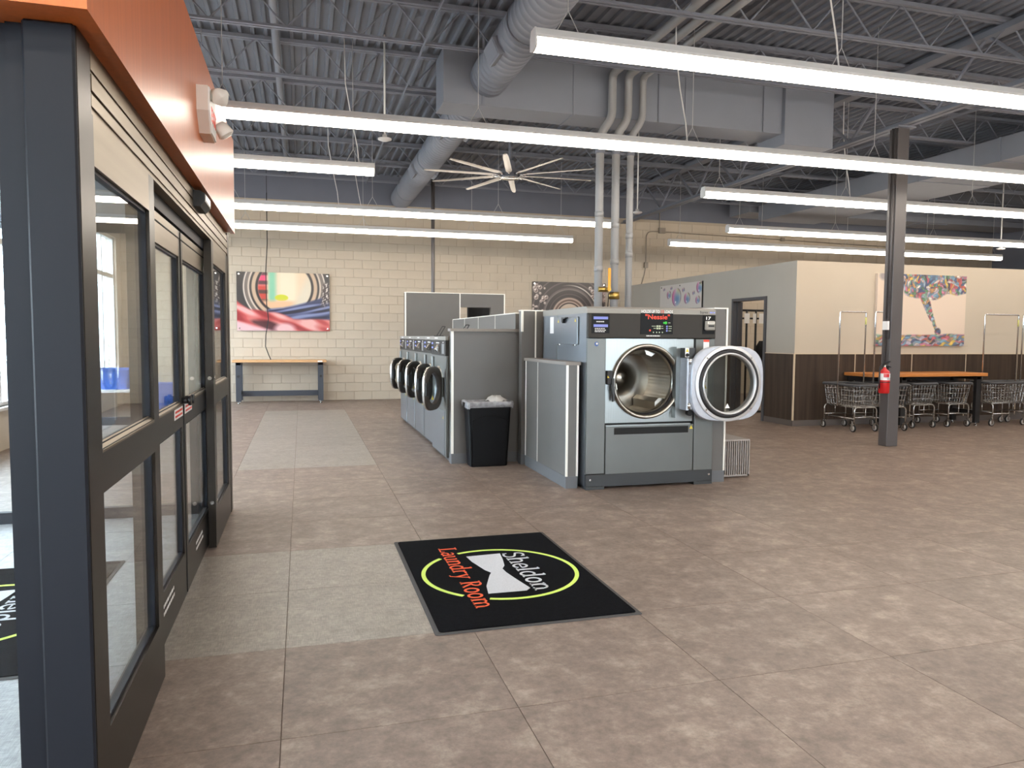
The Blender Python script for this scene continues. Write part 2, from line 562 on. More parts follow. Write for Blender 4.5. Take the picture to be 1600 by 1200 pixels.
# right and front walls (outside or at the rim of the picture)
struct(MB().box(XR, XR + .2, YF, YB, 0, ZD + .2).obj('wall_right', 'dark_paint'), 'dark grey side wall at the far end of the hall')
fill_wins = [(2.0, 4.6), (5.2, 7.8), (8.4, 11.0)]  # unseen windows added to bring daylight in from behind
m = MB(); xs_ = [XL] + [v for w in fill_wins for v in w] + [XR]
for k in range(0, len(xs_), 2):
    m.box(xs_[k], xs_[k + 1], YF - .2, YF, 0, ZD + .2)
for a, b in fill_wins:
    m.box(a, b, YF - .2, YF, 0, .8); m.box(a, b, YF - .2, YF, 2.9, ZD + .2)
struct(m.obj('wall_front', 'cream_paint'), 'cream street wall with added daylight windows behind the camera')
for n, (a, b) in enumerate(fill_wins):
    w = thing('window_%d' % (n + 31), 'unseen window added for daylight in the wall behind the camera', None, ((a + b) / 2, YF - .1, .8), kind='structure')
    f = MB()
    for (p, q, z0, z1) in ((a, a + .05, .8, 2.9), (b - .05, b, .8, 2.9), (a, b, .8, .85), (a, b, 2.85, 2.9), ((a + b) / 2 - .03, (a + b) / 2 + .03, .8, 2.9)):
        f.box(p, q, YF - .15, YF - .06, z0, z1)
    f.obj('window_frame', 'bronze_daytone', w)
    bx('pane', 'window_glass', w, a + .05, b - .05, YF - .105, YF - .1, .85, 2.85)

# left (street) wall with tall windows and the entrance opening
wins = [(-7.2, -4.9), (-4.3, -2.0), (-1.4, .9), (7.5, 9.3), (10.1, 11.9), (12.7, 14.5), (15.4, 17.2)]
SILL, HEAD = 0.56, 3.5
ent = (2.5, 6.5, 2.42)
m = MB()
ys = [YF] + [v for w in sorted(wins + [ent[:2]]) for v in w] + [YB]
for k in range(0, len(ys), 2):
    m.box(XL - .2, XL, ys[k], ys[k + 1], 0, ZD + .2)
for a, b in wins:
    m.box(XL - .2, XL, a, b, 0, SILL); m.box(XL - .2, XL, a, b, HEAD, ZD + .2)
m.box(XL - .2, XL, ent[0], ent[1], ent[2], ZD + .2)
wleft = struct(m.obj('wall_left', 'cream_paint'), 'cream painted street-side wall with tall windows')
for n, (a, b) in enumerate(wins):
    w = thing('window_%d' % (n + 1), 'tall street-side window with dark mullions', None, (XL - .1, (a + b) / 2, SILL), kind='structure')
    f = MB()
    t = .05
    f.box(XL - .14, XL - .05, a, a + t, SILL, HEAD); f.box(XL - .14, XL - .05, b - t, b, SILL, HEAD)
    f.box(XL - .14, XL - .05, a, b, SILL, SILL + t); f.box(XL - .14, XL - .05, a, b, HEAD - t, HEAD)
    f.obj('window_frame', 'white_housing', w)
    f = MB()
    mid = (a + b) / 2
    f.box(XL - .13, XL - .06, mid - .03, mid + .03, SILL, HEAD)
    f.box(XL - .13, XL - .06, a, b, 2.66, 2.74)
    f.obj('mullion', 'white_housing', w)
    for (y0, y1) in ((a + t, mid - .03), (mid + .03, b - t)):
        for (z0, z1) in ((SILL + t, 2.66), (2.74, HEAD - t)):
            bx('pane', 'window_glass', w, XL - .10, XL - .092, y0, y1, z0, z1)
    bx('sill', 'white_housing', w, XL - .05, XL + .06, a - .04, b + .04, SILL - .04, SILL)

# outside ground and a hedge beyond the windows
struct(MB().box(-40, 45, -40, 50, -.5, -.13).obj('ground', 'asphalt'), 'pale paved parking ground outside the windows')

# office box: side wall with a doorway, front wall with wood wainscot
OX, OY, OZ = 8.08, 10.8, 2.82
DY0, DY1, DZ = 11.66, 12.66, 2.21
m = MB()
m.box(OX, OX + .12, OY + .0006, DY0, 0, OZ); m.box(OX, OX + .12, DY1, YB - .004, 0, OZ); m.box(OX, OX + .12, DY0, DY1, DZ, OZ)
w1 = struct(m.obj('wall_side', 'greige_wall'), 'grey partition wall with a doorway')
w2 = struct(MB().box(OX + .0005, XR, OY, OY + .12, 0, OZ - .0005).obj('wall_partition', 'office_cream'), 'cream partition wall above dark wood panelling')
WZ = 1.235
def wains(parent, name, x0, x1, y0, y1):
    return bx(name, 'wain_wood', parent, x0, x1, y0, y1, .1, WZ)
x = OX + .012
k = 0
while x < XR - .5:
    x1 = x + 1.22
    wains(w2, 'wood_panel', x + .005, x1 - .005, OY - .012, OY)
    bx('joint_strip', 'wain_strip', w2, x1 - .007, x1 + .007, OY - .016, OY, .1, WZ)
    x = x1
bx('cap_strip', 'wain_strip', w2, OX - .016, XR, OY - .018, OY, WZ, WZ + .014)
bx('corner_strip', 'wain_strip', w2, OX - .016, OX + .008, OY - .018, OY + .006, .1, WZ)
wains(w1, 'wood_panel', OX - .012, OX, OY + .01, DY0 - .06)
wains(w1, 'wood_panel', OX - .012, OX, DY1 + .06, DY1 + 1.28)
wains(w1, 'wood_panel', OX - .012, OX, DY1 + 1.29, DY1 + 2.5)
bx('cap_strip', 'wain_strip', w1, OX - .016, OX, OY, DY0 - .05, WZ, WZ + .012)
bx('cap_strip', 'wain_strip', w1, OX - .016, OX, DY1 + .05, YB - .01, WZ, WZ + .012)
bb = MB().box(OX - .016, XR, OY - .02, OY, 0, .1); struct(bb.obj('baseboard_front', 'baseboard_grey'), 'dark grey vinyl baseboard below the wood panelling')
bb = MB().box(OX - .018, OX, OY + .001, DY0 - .06, 0, .1); struct(bb.obj('baseboard_side', 'baseboard_grey'), 'short dark baseboard beside the doorway')
d1 = thing('door_1', 'dark grey steel door frame of the open doorway', None, (OX + .06, (DY0 + DY1) / 2, 0), kind='structure')
f = MB()
f.box(OX - .03, OX + .15, DY0 - .05, DY0 + .005, 0, DZ + .05); f.obj('jamb', 'door_frame_grey', d1)
f = MB(); f.box(OX - .03, OX + .15, DY1 - .005, DY1 + .05, 0, DZ + .05); f.obj('jamb', 'door_frame_grey', d1)
f = MB(); f.box(OX - .03, OX + .15, DY0, DY1, DZ - .005, DZ + .05); f.obj('head_frame', 'door_frame_grey', d1)
f = MB(); f.box(OX + .06, OX + .075, DY1 - .03, DY1 - .005, 0, DZ - .005); f.obj('stop', 'door_frame_grey', d1)
# open door leaf swung into the office
f = MB().box(OX + .14, OX + .14 + .04, DY1 - .01, DY1 + .94, .01, DZ - .01); lf = f.obj('door_leaf', 'door_frame_grey', d1)

# ceiling: ribbed steel deck
m = MB()
P, RB = 0.1524, .038
prof = []
x = XL
while x < XR:
    prof += [(x, ZD), (x + .085, ZD), (x + .100, ZD - RB), (x + .137, ZD - RB)]
    x += P
prof.append((x, ZD))
vs_ = []; fs_ = []
for (px, pz) in prof:
    vs_.append((px, YF, pz)); vs_.append((px, YB, pz))
for k in range(len(prof) - 1):
    fs_.append((2 * k, 2 * k + 1, 2 * k + 3, 2 * k + 2))
m.add(vs_, fs_)
ceil = struct(m.obj('ceiling', 'deck_paint'), 'dark grey ribbed steel roof deck')
bx('roof_slab', 'deck_paint', ceil, XL - .2, XR + .2, YF - .2, YB + .2, ZD + .03, ZD + .2)
# ------------------------------------------------------------------ entrance vestibule
VX = -0.588
VY0, VY1 = 2.32, 6.70
fas = struct(MB().box(-.56, -.525, 2.20, 6.62, 2.34, 3.10).obj('wall_fascia', 'orange_panel'), 'orange wood-grain fascia box over the entrance vestibule')
bx('fascia_board', 'orange_panel', fas, XL, -.5605, 2.20, 2.235, 2.34, 3.10)
bx('fascia_board', 'orange_panel', fas, XL, -.5605, 6.585, 6.62, 2.43, 3.10)
bx('fascia_top', 'orange_panel', fas, XL, -.5605, 2.2355, 6.584, 3.06, 3.10)
bx('soffit', 'orange_panel', fas, -.60, -.5605, 2.2355, 6.584, 2.346, 2.36)
bx('soffit', 'orange_panel', fas, XL, -.6005, 2.2355, 2.40, 2.346, 2.36)
bx('vestibule_ceiling', 'white_ceiling', fas, XL + .02, -.75, 2.46, 6.58, 2.41, 2.425)

tr = struct(MB().box(-.715, VX, 2.32, 2.475, 0, 2.345, c=.006).obj('trim_1', 'bronze_daytone'), 'dark bronze corner post of the glass vestibule')
bx('lit_side_skin', 'bronze', tr, -.60, VX + .002, 2.335, 2.47, 0.002, 2.344)  # added skin: lighter bronze where the post side catches reflections
bx('filler', 'bronze_daytone', tr, -.765, -.712, 2.36, 2.45, 0, 2.345)
tr = struct(MB().box(-.70, VX + .004, 6.585, 6.715, 0, 2.345, c=.006).obj('trim_2', 'bronze'), 'slim dark bronze end post of the glass vestibule')

# operator header above the doors, ribbed aluminium
hd = thing('trim_3', 'long ribbed bronze door operator header', None, (-.66, 4.53, 2.15), kind='structure')
bx('header_box', 'bronze_reflect_tan', hd, -.76, VX - .004, 2.475, 6.585, 2.152, 2.345)
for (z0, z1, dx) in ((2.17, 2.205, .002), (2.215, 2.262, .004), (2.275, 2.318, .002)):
    bx('header_rib', 'bronze_reflect_tan', hd, VX - .006, VX + dx, 2.475, 6.585, z0, z1)
bx('door_track', 'bronze_daytone', hd, -.73, -.64, 3.43, 5.62, 2.085, 2.152)

def glazed(parent, xf, xb, y0, y1, st0, st1, rails, mats='bronze', panes=True):
    """framed panel in a plane of constant X; rails = [(z0, z1), ...] bottom to top"""
    f = MB().box(xb, xf, y0, y0 + st0, 0.012, rails[-1][1]); f.obj('stile', mats, parent)
    f = MB().box(xb, xf, y1 - st1, y1, 0.012, rails[-1][1]); f.obj('stile', mats, parent)
    for (z0, z1) in rails:
        bx('rail', 'bronze_reflect_tan' if z0 > 1.9 else mats, parent, xb, xf, y0 + st0, y1 - st1, z0, z1)
        if .9 < z0 < 1.1 and xf > -1:
            m_ = MB(); m_.prism([(xf + .001, z1 - .012), (xf + .001, z1 - .004), ((xf + xb) / 2 + .004, z1 + .016), ((xf + xb) / 2 + .004, z1 - .012)], lambda a, b, d: (a, d, b), y0 + st0, y1 - st1); m_.obj('sill_trim', 'bronze_reflect_tan', parent)
    for k in range(len(rails) - 1):
        z0, z1 = rails[k][1], rails[k + 1][0]
        bd = MB()
        xm = (xf + xb) / 2
        for (a, b, c, d) in ((y0 + st0, y0 + st0 + .012, z0, z1), (y1 - st1 - .012, y1 - st1, z0, z1), (y0 + st0, y1 - st1, z0, z0 + .012), (y0 + st0, y1 - st1, z1 - .012, z1)):
            bd.box(xm - .012, xm + .012, a, b, c, d)
        bd.obj('glazing_bead', 'bronze_daytone', parent)
        bx('pane', 'pane_glass', parent, xm - .003, xm + .003, y0 + st0 + .004, y1 - st1 - .004, z0 + .004, z1 - .004)
RAILS = [(0.012, .275), (1.015, 1.15), (2.0, 2.148)]
w = thing('window_21', 'wide fixed glass sidelight beside the corner post', None, (VX, 2.95, 0), kind='structure')
glazed(w, VX, VX - .05, 2.475, 3.43, .02, .11, RAILS)
w = thing('window_22', 'fixed glass sidelight at the far end of the sliding doors', None, (VX, 6.0, 0), kind='structure')
glazed(w, VX, VX - .05, 5.47, 6.585, .12, .15, RAILS)
bv = MB()
for z in (.33, 1.2):
    bv.cyl((VX, 5.53, z), (VX + .004, 5.53, z), .014, 10)
for z in (.33, 1.2):
    bv.cyl((VX - .025, 5.468, z), (VX - .025, 5.464, z), .014, 10)
bv.obj('bolt_heads', 'chrome', w)
DR = [(0.012, .262), (.985, 1.115), (1.93, 2.075)]
for n, (y0, y1, lab, ky, sy0, sy1) in enumerate(((3.40, 4.535, 'near bronze framed sliding glass door leaf', 4.48, 4.22, 4.50), (4.545, 5.68, 'far bronze framed sliding glass door leaf', 4.60, 4.58, 4.86))):
    d = thing('door_%d' % (n + 2), lab, None, (VX - .08, (y0 + y1) / 2, 0), kind='structure')
    xf, xb = VX - .062, VX - .105
    glazed(d, xf, xb, y0, y1, .07, .07, DR)
    bx('top_groove', 'rubber', d, xf, xf + .002, y0 + .02, y1 - .02, 2.028, 2.036)
    k = MB(); k.cyl((xf, ky, 1.13), (xf + .035, ky, 1.13), .018, 12); k.cyl((xf + .035, ky, 1.13), (xf + .05, ky, 1.13), .028, 14)
    k.obj('thumb_knob', 'black_plastic', d)
    st = bx('emergency_sticker', 'white_print', d, xf, xf + .0015, sy0, sy1, 1.045, 1.10)
    k = MB(); marks(k, (xf + .0016, sy0 + .015, 1.05), (0, 1, 0), (0, 0, 1), sy1 - sy0 - .03, .046, 2, 9, seed=n + 3, fill=.95)
    k.obj('sticker_print', 'red_print', st)
    k = MB(); marks(k, (xf + .001, (y0 + y1) / 2 - .2, .14), (0, 1, 0), (0, 0, 1), .34, .075, 2, 8, seed=n + 9, fill=.9)
    k.obj('maker_mark', 'white_print', d, label='small pale lettering on the bottom rail')
    k = MB(); k.box(xf, xf + .004, (y1 - .006) if n else y1 - .012, y1, .02, 2.07); k.obj('edge_seal', 'rubber', d)

# front (towards camera) and far glazed screens, entrance doors in the street wall
def screen_y(parent, y0, y1, x0, x1, muls, top):
    f = MB().box(x0, x1, y0, y1, 0, .09); f.obj('rail', 'bronze_daytone', parent)
    f = MB().box(x0, x1, y0, y1, top - .11, top); f.obj('rail', 'bronze_daytone', parent)
    xs = [x0] + muls + [x1]
    for xm in xs:
        a, b = max(x0, xm - .03), min(x1, xm + .03)
        f = MB().box(a, b, y0, y1, .09, top - .11); f.obj('mullion', 'bronze_daytone', parent)
    for a, b in zip(xs[:-1], xs[1:]):
        bx('pane', 'pane_glass', parent, a + .03, b - .03, (y0 + y1) / 2 - .003, (y0 + y1) / 2 + .003, .09, top - .11)
w = thing('window_23', 'glass screen on the near side of the vestibule', None, (-2.2, 2.40, 0), kind='structure')
screen_y(w, 2.375, 2.435, XL, -.765, [-2.7, -1.75], 2.345)
w = thing('window_24', 'glass screen on the far side of the vestibule', None, (-2.2, 6.64, 0), kind='structure')
screen_y(w, 6.60, 6.66, XL, -.70, [-2.7, -1.7], 2.42)
w = thing('door_4', 'bright street entrance doors of the vestibule', None, (XL - .1, 4.5, 0), kind='structure')
for (y0, y1) in ((2.5, 3.5), (3.5, 4.5), (4.5, 5.5), (5.5, 6.5)):
    glazed(w, XL - .07, XL - .12, y0, y1, .05, .05, [(0.012, .2), (1.0, 1.08), (2.3, 2.42)])

# motion sensor on the header, emergency light on the fascia
s = MB()
poly = [(0, -.03), (.05, -.03), (.085, 0), (.085, .045), (.05, .06), (0, .06)]
s.prism(poly, lambda a, b, d: (VX + .002 + a * .75, d, 2.262 + b), 4.60, 4.88)
sn = s.obj('door_motion_sensor', 'black_plastic')
tag(sn, 'small black motion sensor on the header over the sliding doors', 'sensor')
bx('sensor_window', 'lamp_clear', sn, VX + .066, VX + .0675, 4.63, 4.85, 2.275, 2.305)

FX = -.525
ex = thing('emergency_light', 'ivory two-headed emergency exit light on the orange fascia', 'emergency light', (FX, 4.48, 2.6))
poly = [(4.33, 2.70), (4.33, 2.83), (4.64, 2.83), (4.64, 2.60), (4.43, 2.60)]
b = MB(); b.prism(poly, lambda a, c, d: (d, a, c), FX, FX + .058)
b.obj('body', 'ivory_plastic', ex)
b = MB(); b.prism([(4.335, 2.70), (4.335, 2.825), (4.635, 2.825), (4.635, 2.605), (4.435, 2.605)], lambda a, c, d: (d, a, c), FX + .058, FX + .066); b.obj('legend_plate', 'white_print', ex)
b = MB(); put_text(b, 'EXIT', .11, (FX + .067, 4.52, 2.70), (0, 1, 0), (0, 0, 1), bold=.002)
b.obj('legend', 'red_print', ex)
for (yy, zz, ax, s_) in ((4.40, 2.795, (.5, -.8, -.3), 1.0), (4.66, 2.68, (.55, .1, -.83), 1.0)):
    b = MB()
    b.tube([(FX + .045, yy, zz), (FX + .075, yy, zz), (FX + .10, yy, zz - .005)], .017, 10)
    sw = b.obj('swivel', 'ivory_plastic', ex)
    b = MB()
    c0 = Vector((FX + .105, yy, zz))
    sh = lambda a: (math.copysign(abs(math.cos(a)) ** .6, math.cos(a)), math.copysign(abs(math.sin(a)) ** .6, math.sin(a)))
    b.lathe(c0, ax, [(.0, -.05), (.024, -.045), (.038, -.02), (.044, .025), (.042, .028), (.0, .028)], 20, sh)
    hd_ = b.obj('lamp_head', 'ivory_plastic', ex)
    b = MB(); b.lathe(c0, ax, [(.040, .0285), (.028, .038), (0, .042)], 20, sh)
    b.obj('lamp_lens', 'lamp_clear', hd_)
# ------------------------------------------------------------------ roof steel, ducts, pipes
ZC = 4.75        # bottom chord height
ORD = ['first', 'second', 'third', 'fourth', 'fifth', 'sixth', 'seventh', 'eighth', 'ninth', 'tenth', 'eleventh', 'twelfth', 'thirteenth', 'fourteenth']
def joist_mesh():
    top = MB()
    top.box(XL, XR, -.055, -.008, ZD - .085, ZD - .042); top.box(XL, XR, .008, .055, ZD - .085, ZD - .042)
    bot = MB()
    bot.box(XL + .4, XR - .4, -.045, -.010, ZC, ZC + .006); bot.box(XL + .4, XR - .4, .010, .045, ZC, ZC + .006)
    bot.box(XL + .4, XR - .4, -.014, -.009, ZC, ZC + .038); bot.box(XL + .4, XR - .4, .009, .014, ZC, ZC + .038)
    web = MB()
    x = XL + .5; step = .385
    up = True
    pts = []
    while x < XR - .4:
        pts.append((x, 0, (ZC + .02) if up else (ZD - .06))); up = not up; x += step
    for a, b in zip(pts[:-1], pts[1:]):
        web.cyl(a, b, .0105, 5, caps=False)
    return top.mesh('top_chord', 'steel_paint'), bot.mesh('bottom_chord', 'steel_paint'), web.mesh('web', 'steel_paint')
jm = joist_mesh()
ks = [k for k in range(-5, 6)]
for n, k in enumerate(sorted(ks, reverse=True)):
    y = 8.44 + 1.525 * k
    if not (YF < y < YB - .1): continue
    r = thing('roof_joist', 'grey open-web steel roof joist, %s from the back wall' % ORD[n], 'joist', (0, y, 0), 'roof joists')
    for nm, me in zip(('top_chord', 'bottom_chord', 'web'), jm):
        o = bpy.data.objects.new(nm, me); COL.objects.link(o); o.parent = r
# girder over the column line
GX = 7.95
r = thing('roof_girder', 'grey trussed girder carried by the dark column', 'girder', (GX, 4, 4.4))
m = MB(); m.box(GX - .09, GX - .01, YF, YB, 4.40, 4.41); m.box(GX + .01, GX + .09, YF, YB, 4.40, 4.41); m.box(GX - .016, GX - .008, YF, YB, 4.40, 4.48); m.box(GX + .008, GX + .016, YF, YB, 4.40, 4.48)
m.obj('bottom_chord', 'steel_paint', r)
m = MB(); m.box(GX - .09, GX + .09, YF, YB, ZD - .16, ZD - .09); m.obj('top_chord', 'steel_paint', r)
m = MB()
y = YF + .3; up = True; pts = []
while y < YB:
    pts.append((GX, y, 4.43 if up else ZD - .12)); up = not up; y += .7625
for a, b in zip(pts[:-1], pts[1:]):
    m.cyl(a, b, .022, 6, caps=False)
m.obj('web', 'steel_paint', r)
# bridging angles and a pipe running from front to back between the joists
brs = [(1.35, 4.742, .012, 0), (9.15, 4.742, .014, 0), (13.6, 4.742, .014, 0)]
for n, (x, z, r_, _) in enumerate(brs):
    m = MB(); m.box(x - r_, x + r_, YF, 16.1, z - .003, z + .003); m.box(x - .003, x + .003, YF, 16.1, z - .03, z)
    tag(m.obj('bridging_angle', 'steel_paint'), 'thin steel bridging angle tying the roof joists, %s counting from the entrance' % ORD[n], 'bridging', 'bridging angles')
m = MB(); m.cyl((-.26, YF, 5.08), (-.26, YB, 5.08), .045, 12)
tag(m.obj('ceiling_pipe', 'duct_paint'), 'grey pipe running front to back under the deck near the entrance', 'pipe')

# spiral round duct
DXc, DZc, DR_ = 2.27, 4.70, .235
du = thing('spiral_duct', 'long grey round spiral duct running to the back wall', 'duct', (DXc, 9, DZc - DR_))
for (ya, yb) in ((2.0, 9.118), (9.622, 17.55)):
    prof = []
    y = ya
    while y < yb - .12:
        prof += [(DR_, y), (DR_, y + .105), (DR_ + .006, y + .112), (DR_ + .006, y + .12)]
        y += .125
    prof += [(DR_, y), (DR_, yb)]
    m = MB(); m.lathe((DXc, 0, DZc), (0, 1, 0), prof, 32)
    m.disc((DXc, yb, DZc), (0, 1, 0), DR_, 32); m.disc((DXc, ya, DZc), (0, -1, 0), DR_, 32)
    m.obj('duct_tube', 'duct_paint', du)
for (y, ang) in ((11.2, 205), (14.1, 205), (14.1, 335), (11.2, 335), (8.0, 205)):
    a = math.radians(ang)
    c = Vector((DXc + math.cos(a) * (DR_ + .015), y, DZc + math.sin(a) * (DR_ + .015)))
    nrm = Vector((math.cos(a), 0, math.sin(a))); tx = Vector((-math.sin(a), 0, math.cos(a)))
    def bb_(mb, hw, hl, d0, d1):
        mb.prism([(-hw, -hl), (hw, -hl), (hw, hl), (-hw, hl)], lambda p, q, d: c + tx * p + Vector((0, 1, 0)) * q + nrm * d, d0, d1)
    m = MB(); bb_(m, .095, .20, -.05, .025); reg = m.obj('register', 'duct_paint', du)
    m = MB(); bb_(m, .075, .18, .025, .03); m.obj('grille', 'steel_paint', reg)
for y in (4.6, 7.4, 10.6, 13.4, 16.4):
    m = MB()
    m.lathe((DXc, y, DZc), (0, 1, 0), [(DR_ + .004, 0), (DR_ + .012, 0), (DR_ + .012, .03), (DR_ + .004, .03)], 24)
    m.cyl((DXc, y + .015, DZc + DR_ - .01), (DXc, y + .015, ZD - .05), .006, 6)
    m.obj('hanger_strap', 'steel_paint', du)

# rectangular trunk duct with drop at the right end
rd = thing('rectangular_duct', 'large smooth rectangular trunk duct crossing over the round duct', 'duct', (4.4, 9.3, 4.3))
m = MB(); m.box(1.70, 6.55, 9.12, 9.62, 4.36, 5.02, c=.004); m.obj('trunk', 'duct_paint', rd)
m = MB(); m.box(6.50, 7.30, 9.05, 9.70, 4.20, 5.05, c=.004); m.obj('end_box', 'duct_paint', rd)
for x in (3.4, 5.0):
    bx('seam_flange', 'duct_paint', rd, x - .012, x + .012, 9.108, 9.632, 4.35, 5.03)
for x in (2.2, 4.6, 6.2):
    bx('hanger_strap', 'steel_paint', rd, x - .012, x + .012, 9.10, 9.104, 4.36, ZD - .06)
rd2 = thing('rectangular_duct', 'wide grey duct running front to back right of the column', 'duct', (11.5, 12, 4.35))
m = MB(); m.box(10.75, 12.35, 8.2, 15.9, 4.35, 4.72, c=.004); m.obj('trunk', 'duct_paint', rd2)
for y in (9.4, 11.0, 13.6):
    bx('seam_flange', 'duct_paint', rd2, 10.74, 12.36, y, y + .03, 4.34, 4.725)
rd3 = thing('rectangular_duct', 'long low duct along the top of the back wall', 'duct', (15, 16.6, 4.6))
m = MB(); m.box(10.7, 19.9, 16.2, 17.1, 4.62, 5.05, c=.004); m.obj('trunk', 'duct_paint', rd3)
bx('grille', 'steel_paint', rd3, 12.0, 12.9, 16.3, 16.8, 4.60, 4.619)
bx('grille', 'steel_paint', rd3, 16.0, 16.9, 16.3, 16.8, 4.60, 4.619)

# three vertical pipes with offsets behind the large washer, turning to the front overhead
PY = 9.0
def bend(pts, rad=.12, n=5):
    pts = [Vector(p) for p in pts]; out = [pts[0]]
    for i in range(1, len(pts) - 1):
        a = (pts[i - 1] - pts[i]); b = (pts[i + 1] - pts[i])
        ra = min(rad, a.length * .45, b.length * .45)
        p0 = pts[i] + a.normalized() * ra; p1 = pts[i] + b.normalized() * ra
        for k in range(n + 1):
            t = k / n
            out.append(p0 * (1 - t) ** 2 + pts[i] * 2 * t * (1 - t) + p1 * t * t)
    out.append(pts[-1]); return out
LP = ['leftmost of the three tall pipes behind the large washer, with an orange valve', 'middle of the three tall pipes behind the large washer', 'rightmost and slimmest of the three tall pipes behind the large washer']
for n, (x, r_, dz) in enumerate(((3.722, .053, 0), (3.946, .052, .0), (4.150, .045, .0))):
    p = thing('vertical_pipe', LP[n], 'pipe', (x, PY, 0), 'pipes rising behind the large washer')
    path = bend([(x, PY, .02), (x, PY, 4.10), (x + .16, PY, 4.33), (x + .16, PY, 4.88 - .0 * n), (x + .16, YF + 1, 4.88)], .10)
    m = MB(); m.tube(path, r_, 14); m.obj('pipe_run', 'pipe_paint', p)
    for z in (2.35 + .1 * n, 3.05 - .13 * n):
        m = MB(); m.cyl((x, PY, z), (x, PY, z + .07), r_ + .004, 14)
        m.obj('coupling', 'pipe_paint', p)
    m = MB(); m.cyl((x, PY, 3.86), (x, PY, 3.92), r_ + .008, 14); m.obj('clamp', 'steel_paint', p)
    if n == 0:
        m = MB(); m.cyl((x - .02, PY - .055, 2.12), (x + .13, PY - .055, 2.12), .032, 12); m.cyl((x + .10, PY - .075, 2.12), (x + .10, PY - .13, 2.12), .03, 12)
        v = m.obj('ball_valve', 'brass', p)
        bx('valve_handle', 'valve_orange', v, x + .075, x + .115, PY - .15, PY - .138, 2.10, 2.39, c=.006)
    if n == 1:
        m = MB(); m.cyl((x, PY, 2.0), (x, PY, 2.09), r_ + .022, 14); m.obj('brass_coupling', 'brass', p)
        m = MB(); m.tube(bend([(x - .02, PY - .06, 2.085), (x - .10, PY - .06, 2.085), (x - .12, PY - .06, 1.7)], .03), .006, 6); m.obj('sensor_wire', 'black_cable', p)
st = MB(); st.box(3.66, 4.22, PY + .055, PY + .09, 3.875, 3.905)
tag(st.obj('pipe_strut', 'steel_paint'), 'slotted steel strut holding the three tall pipes together', 'strut')

# wall conduit and boxes on the back wall
cd = thing('wall_conduit', 'thin conduit with junction boxes on the upper back wall', 'conduit', (9, YB - .03, 2.9))
m = MB()
m.tube(bend([(8.46, YB - .03, 2.85), (8.58, YB - .03, 3.25), (8.58, YB - .03, 4.24), (9.0, YB - .03, 4.24), (16.2, YB - .03, 4.13)], .18), .013, 6)
m.tube([(8.95, YB - .03, 4.3), (8.95, YB - .03, 4.9)], .010, 6)
m.obj('conduit_run', 'conduit', cd)
bx('junction_box', 'conduit', cd, 8.93, 9.10, YB - .08, YB - .003, 4.20, 4.34)
bx('junction_box', 'conduit', cd, 8.53, 8.63, YB - .07, YB - .003, 3.30, 3.44)
bx('junction_box', 'conduit', cd, 12.6, 12.7, YB - .07, YB - .003, 4.15, 4.24)

# ------------------------------------------------------------------ lights
def light_row(label, y, x0, x1, z=3.53, hang=None, name='linear_light', wo=0.0):
    r = thing(name, label, 'light', ((x0 + x1) / 2, y, z), 'suspended linear lights')
    n = max(1, round((x1 - x0) / 2.44))
    L = (x1 - x0) / n
    lp = [(-.058, .012), (-.040, -.004), (-.02, -.010), (.02, -.010), (.040, -.004), (.058, .012), (.066, .068), (-.066, .068)]
    hp = [(-.066, .070), (.066, .070), (.066, .092), (.045, .140), (-.045, .140), (-.066, .092)]
    for k in range(n):
        a = x0 + k * L; b = a + L
        m = MB(); m.prism(hp, lambda p, q, d: (d, y + p, z + q), a + .001, b - .001); m.obj('housing', 'white_housing', r)
        for (c, d_) in ((a + .004, (a + b) / 2 - .002), ((a + b) / 2 + .002, b - .004)):
            m = MB(); m.prism(lp, lambda p, q, d: (d, y + p, z + q), c, d_); m.obj('lens', 'lens', r)
    for xe, sgn in ((x0, -1), (x1, 1)):
        m = MB(); m.prism([(-.069, .005), (-.02, -.013), (.02, -.013), (.069, .005), (.069, .094), (.047, .143), (-.047, .143), (-.069, .094)], lambda p, q, d: (d, y + p, z + q), xe, xe + sgn * .012)
        m.obj('end_cap', 'white_housing', r)
    for k in range(n + 1):
        xs = x0 + k * L
        xs += .25 if k == 0 else (-.25 if k == n else wo)
        m = MB()
        m.tube([(xs - .09, y, z + .139), (xs, y, z + .30), (xs, y, ZD - .045)], .004, 5)
        m.tube([(xs + .09, y, z + .139), (xs, y, z + .302)], .0035, 4)
        m.obj('suspension_wire', 'cable', r)
    if hang:
        m = MB()
        for xs in hang:
            m.tube([(xs + .12, y, z + .14), (xs + .10, y + .01, z + .35), (xs + .03, y + .02, z + .7), (xs - .04, y, z + 1.1), (xs - .05, y, ZD - .06)], .007, 6)
        m.obj('power_cord', 'white_housing', r)
    return r
light_row('long suspended tube light nearest the camera, its left end over the doormat', 5.13, 1.61, 13.81, hang=[4.05], wo=.14)
light_row('longest suspended tube light, running from behind the emergency light over the large washer', 7.50, -3.2, 16.32, hang=[4.02], wo=.08)
light_row('short suspended tube light ending beside the round duct', 9.62, -3.1, .90, hang=[.6])
light_row('suspended tube light beginning right of the fan, crossing behind the column', 9.64, 5.60, 17.8, hang=[8.0])
light_row('suspended tube light running past the fan to the tall pipes', 12.76, -3.2, 5.55, hang=[.5])
light_row('suspended tube light above the doorway, mid-way to the back wall', 12.64, 7.88, 17.64)
light_row('suspended tube light nearest the back wall over the workbench', 15.05, -3.2, 5.60, hang=[1.1])
light_row('suspended tube light nearest the back wall above the grey partition', 14.85, 7.81, 17.13)
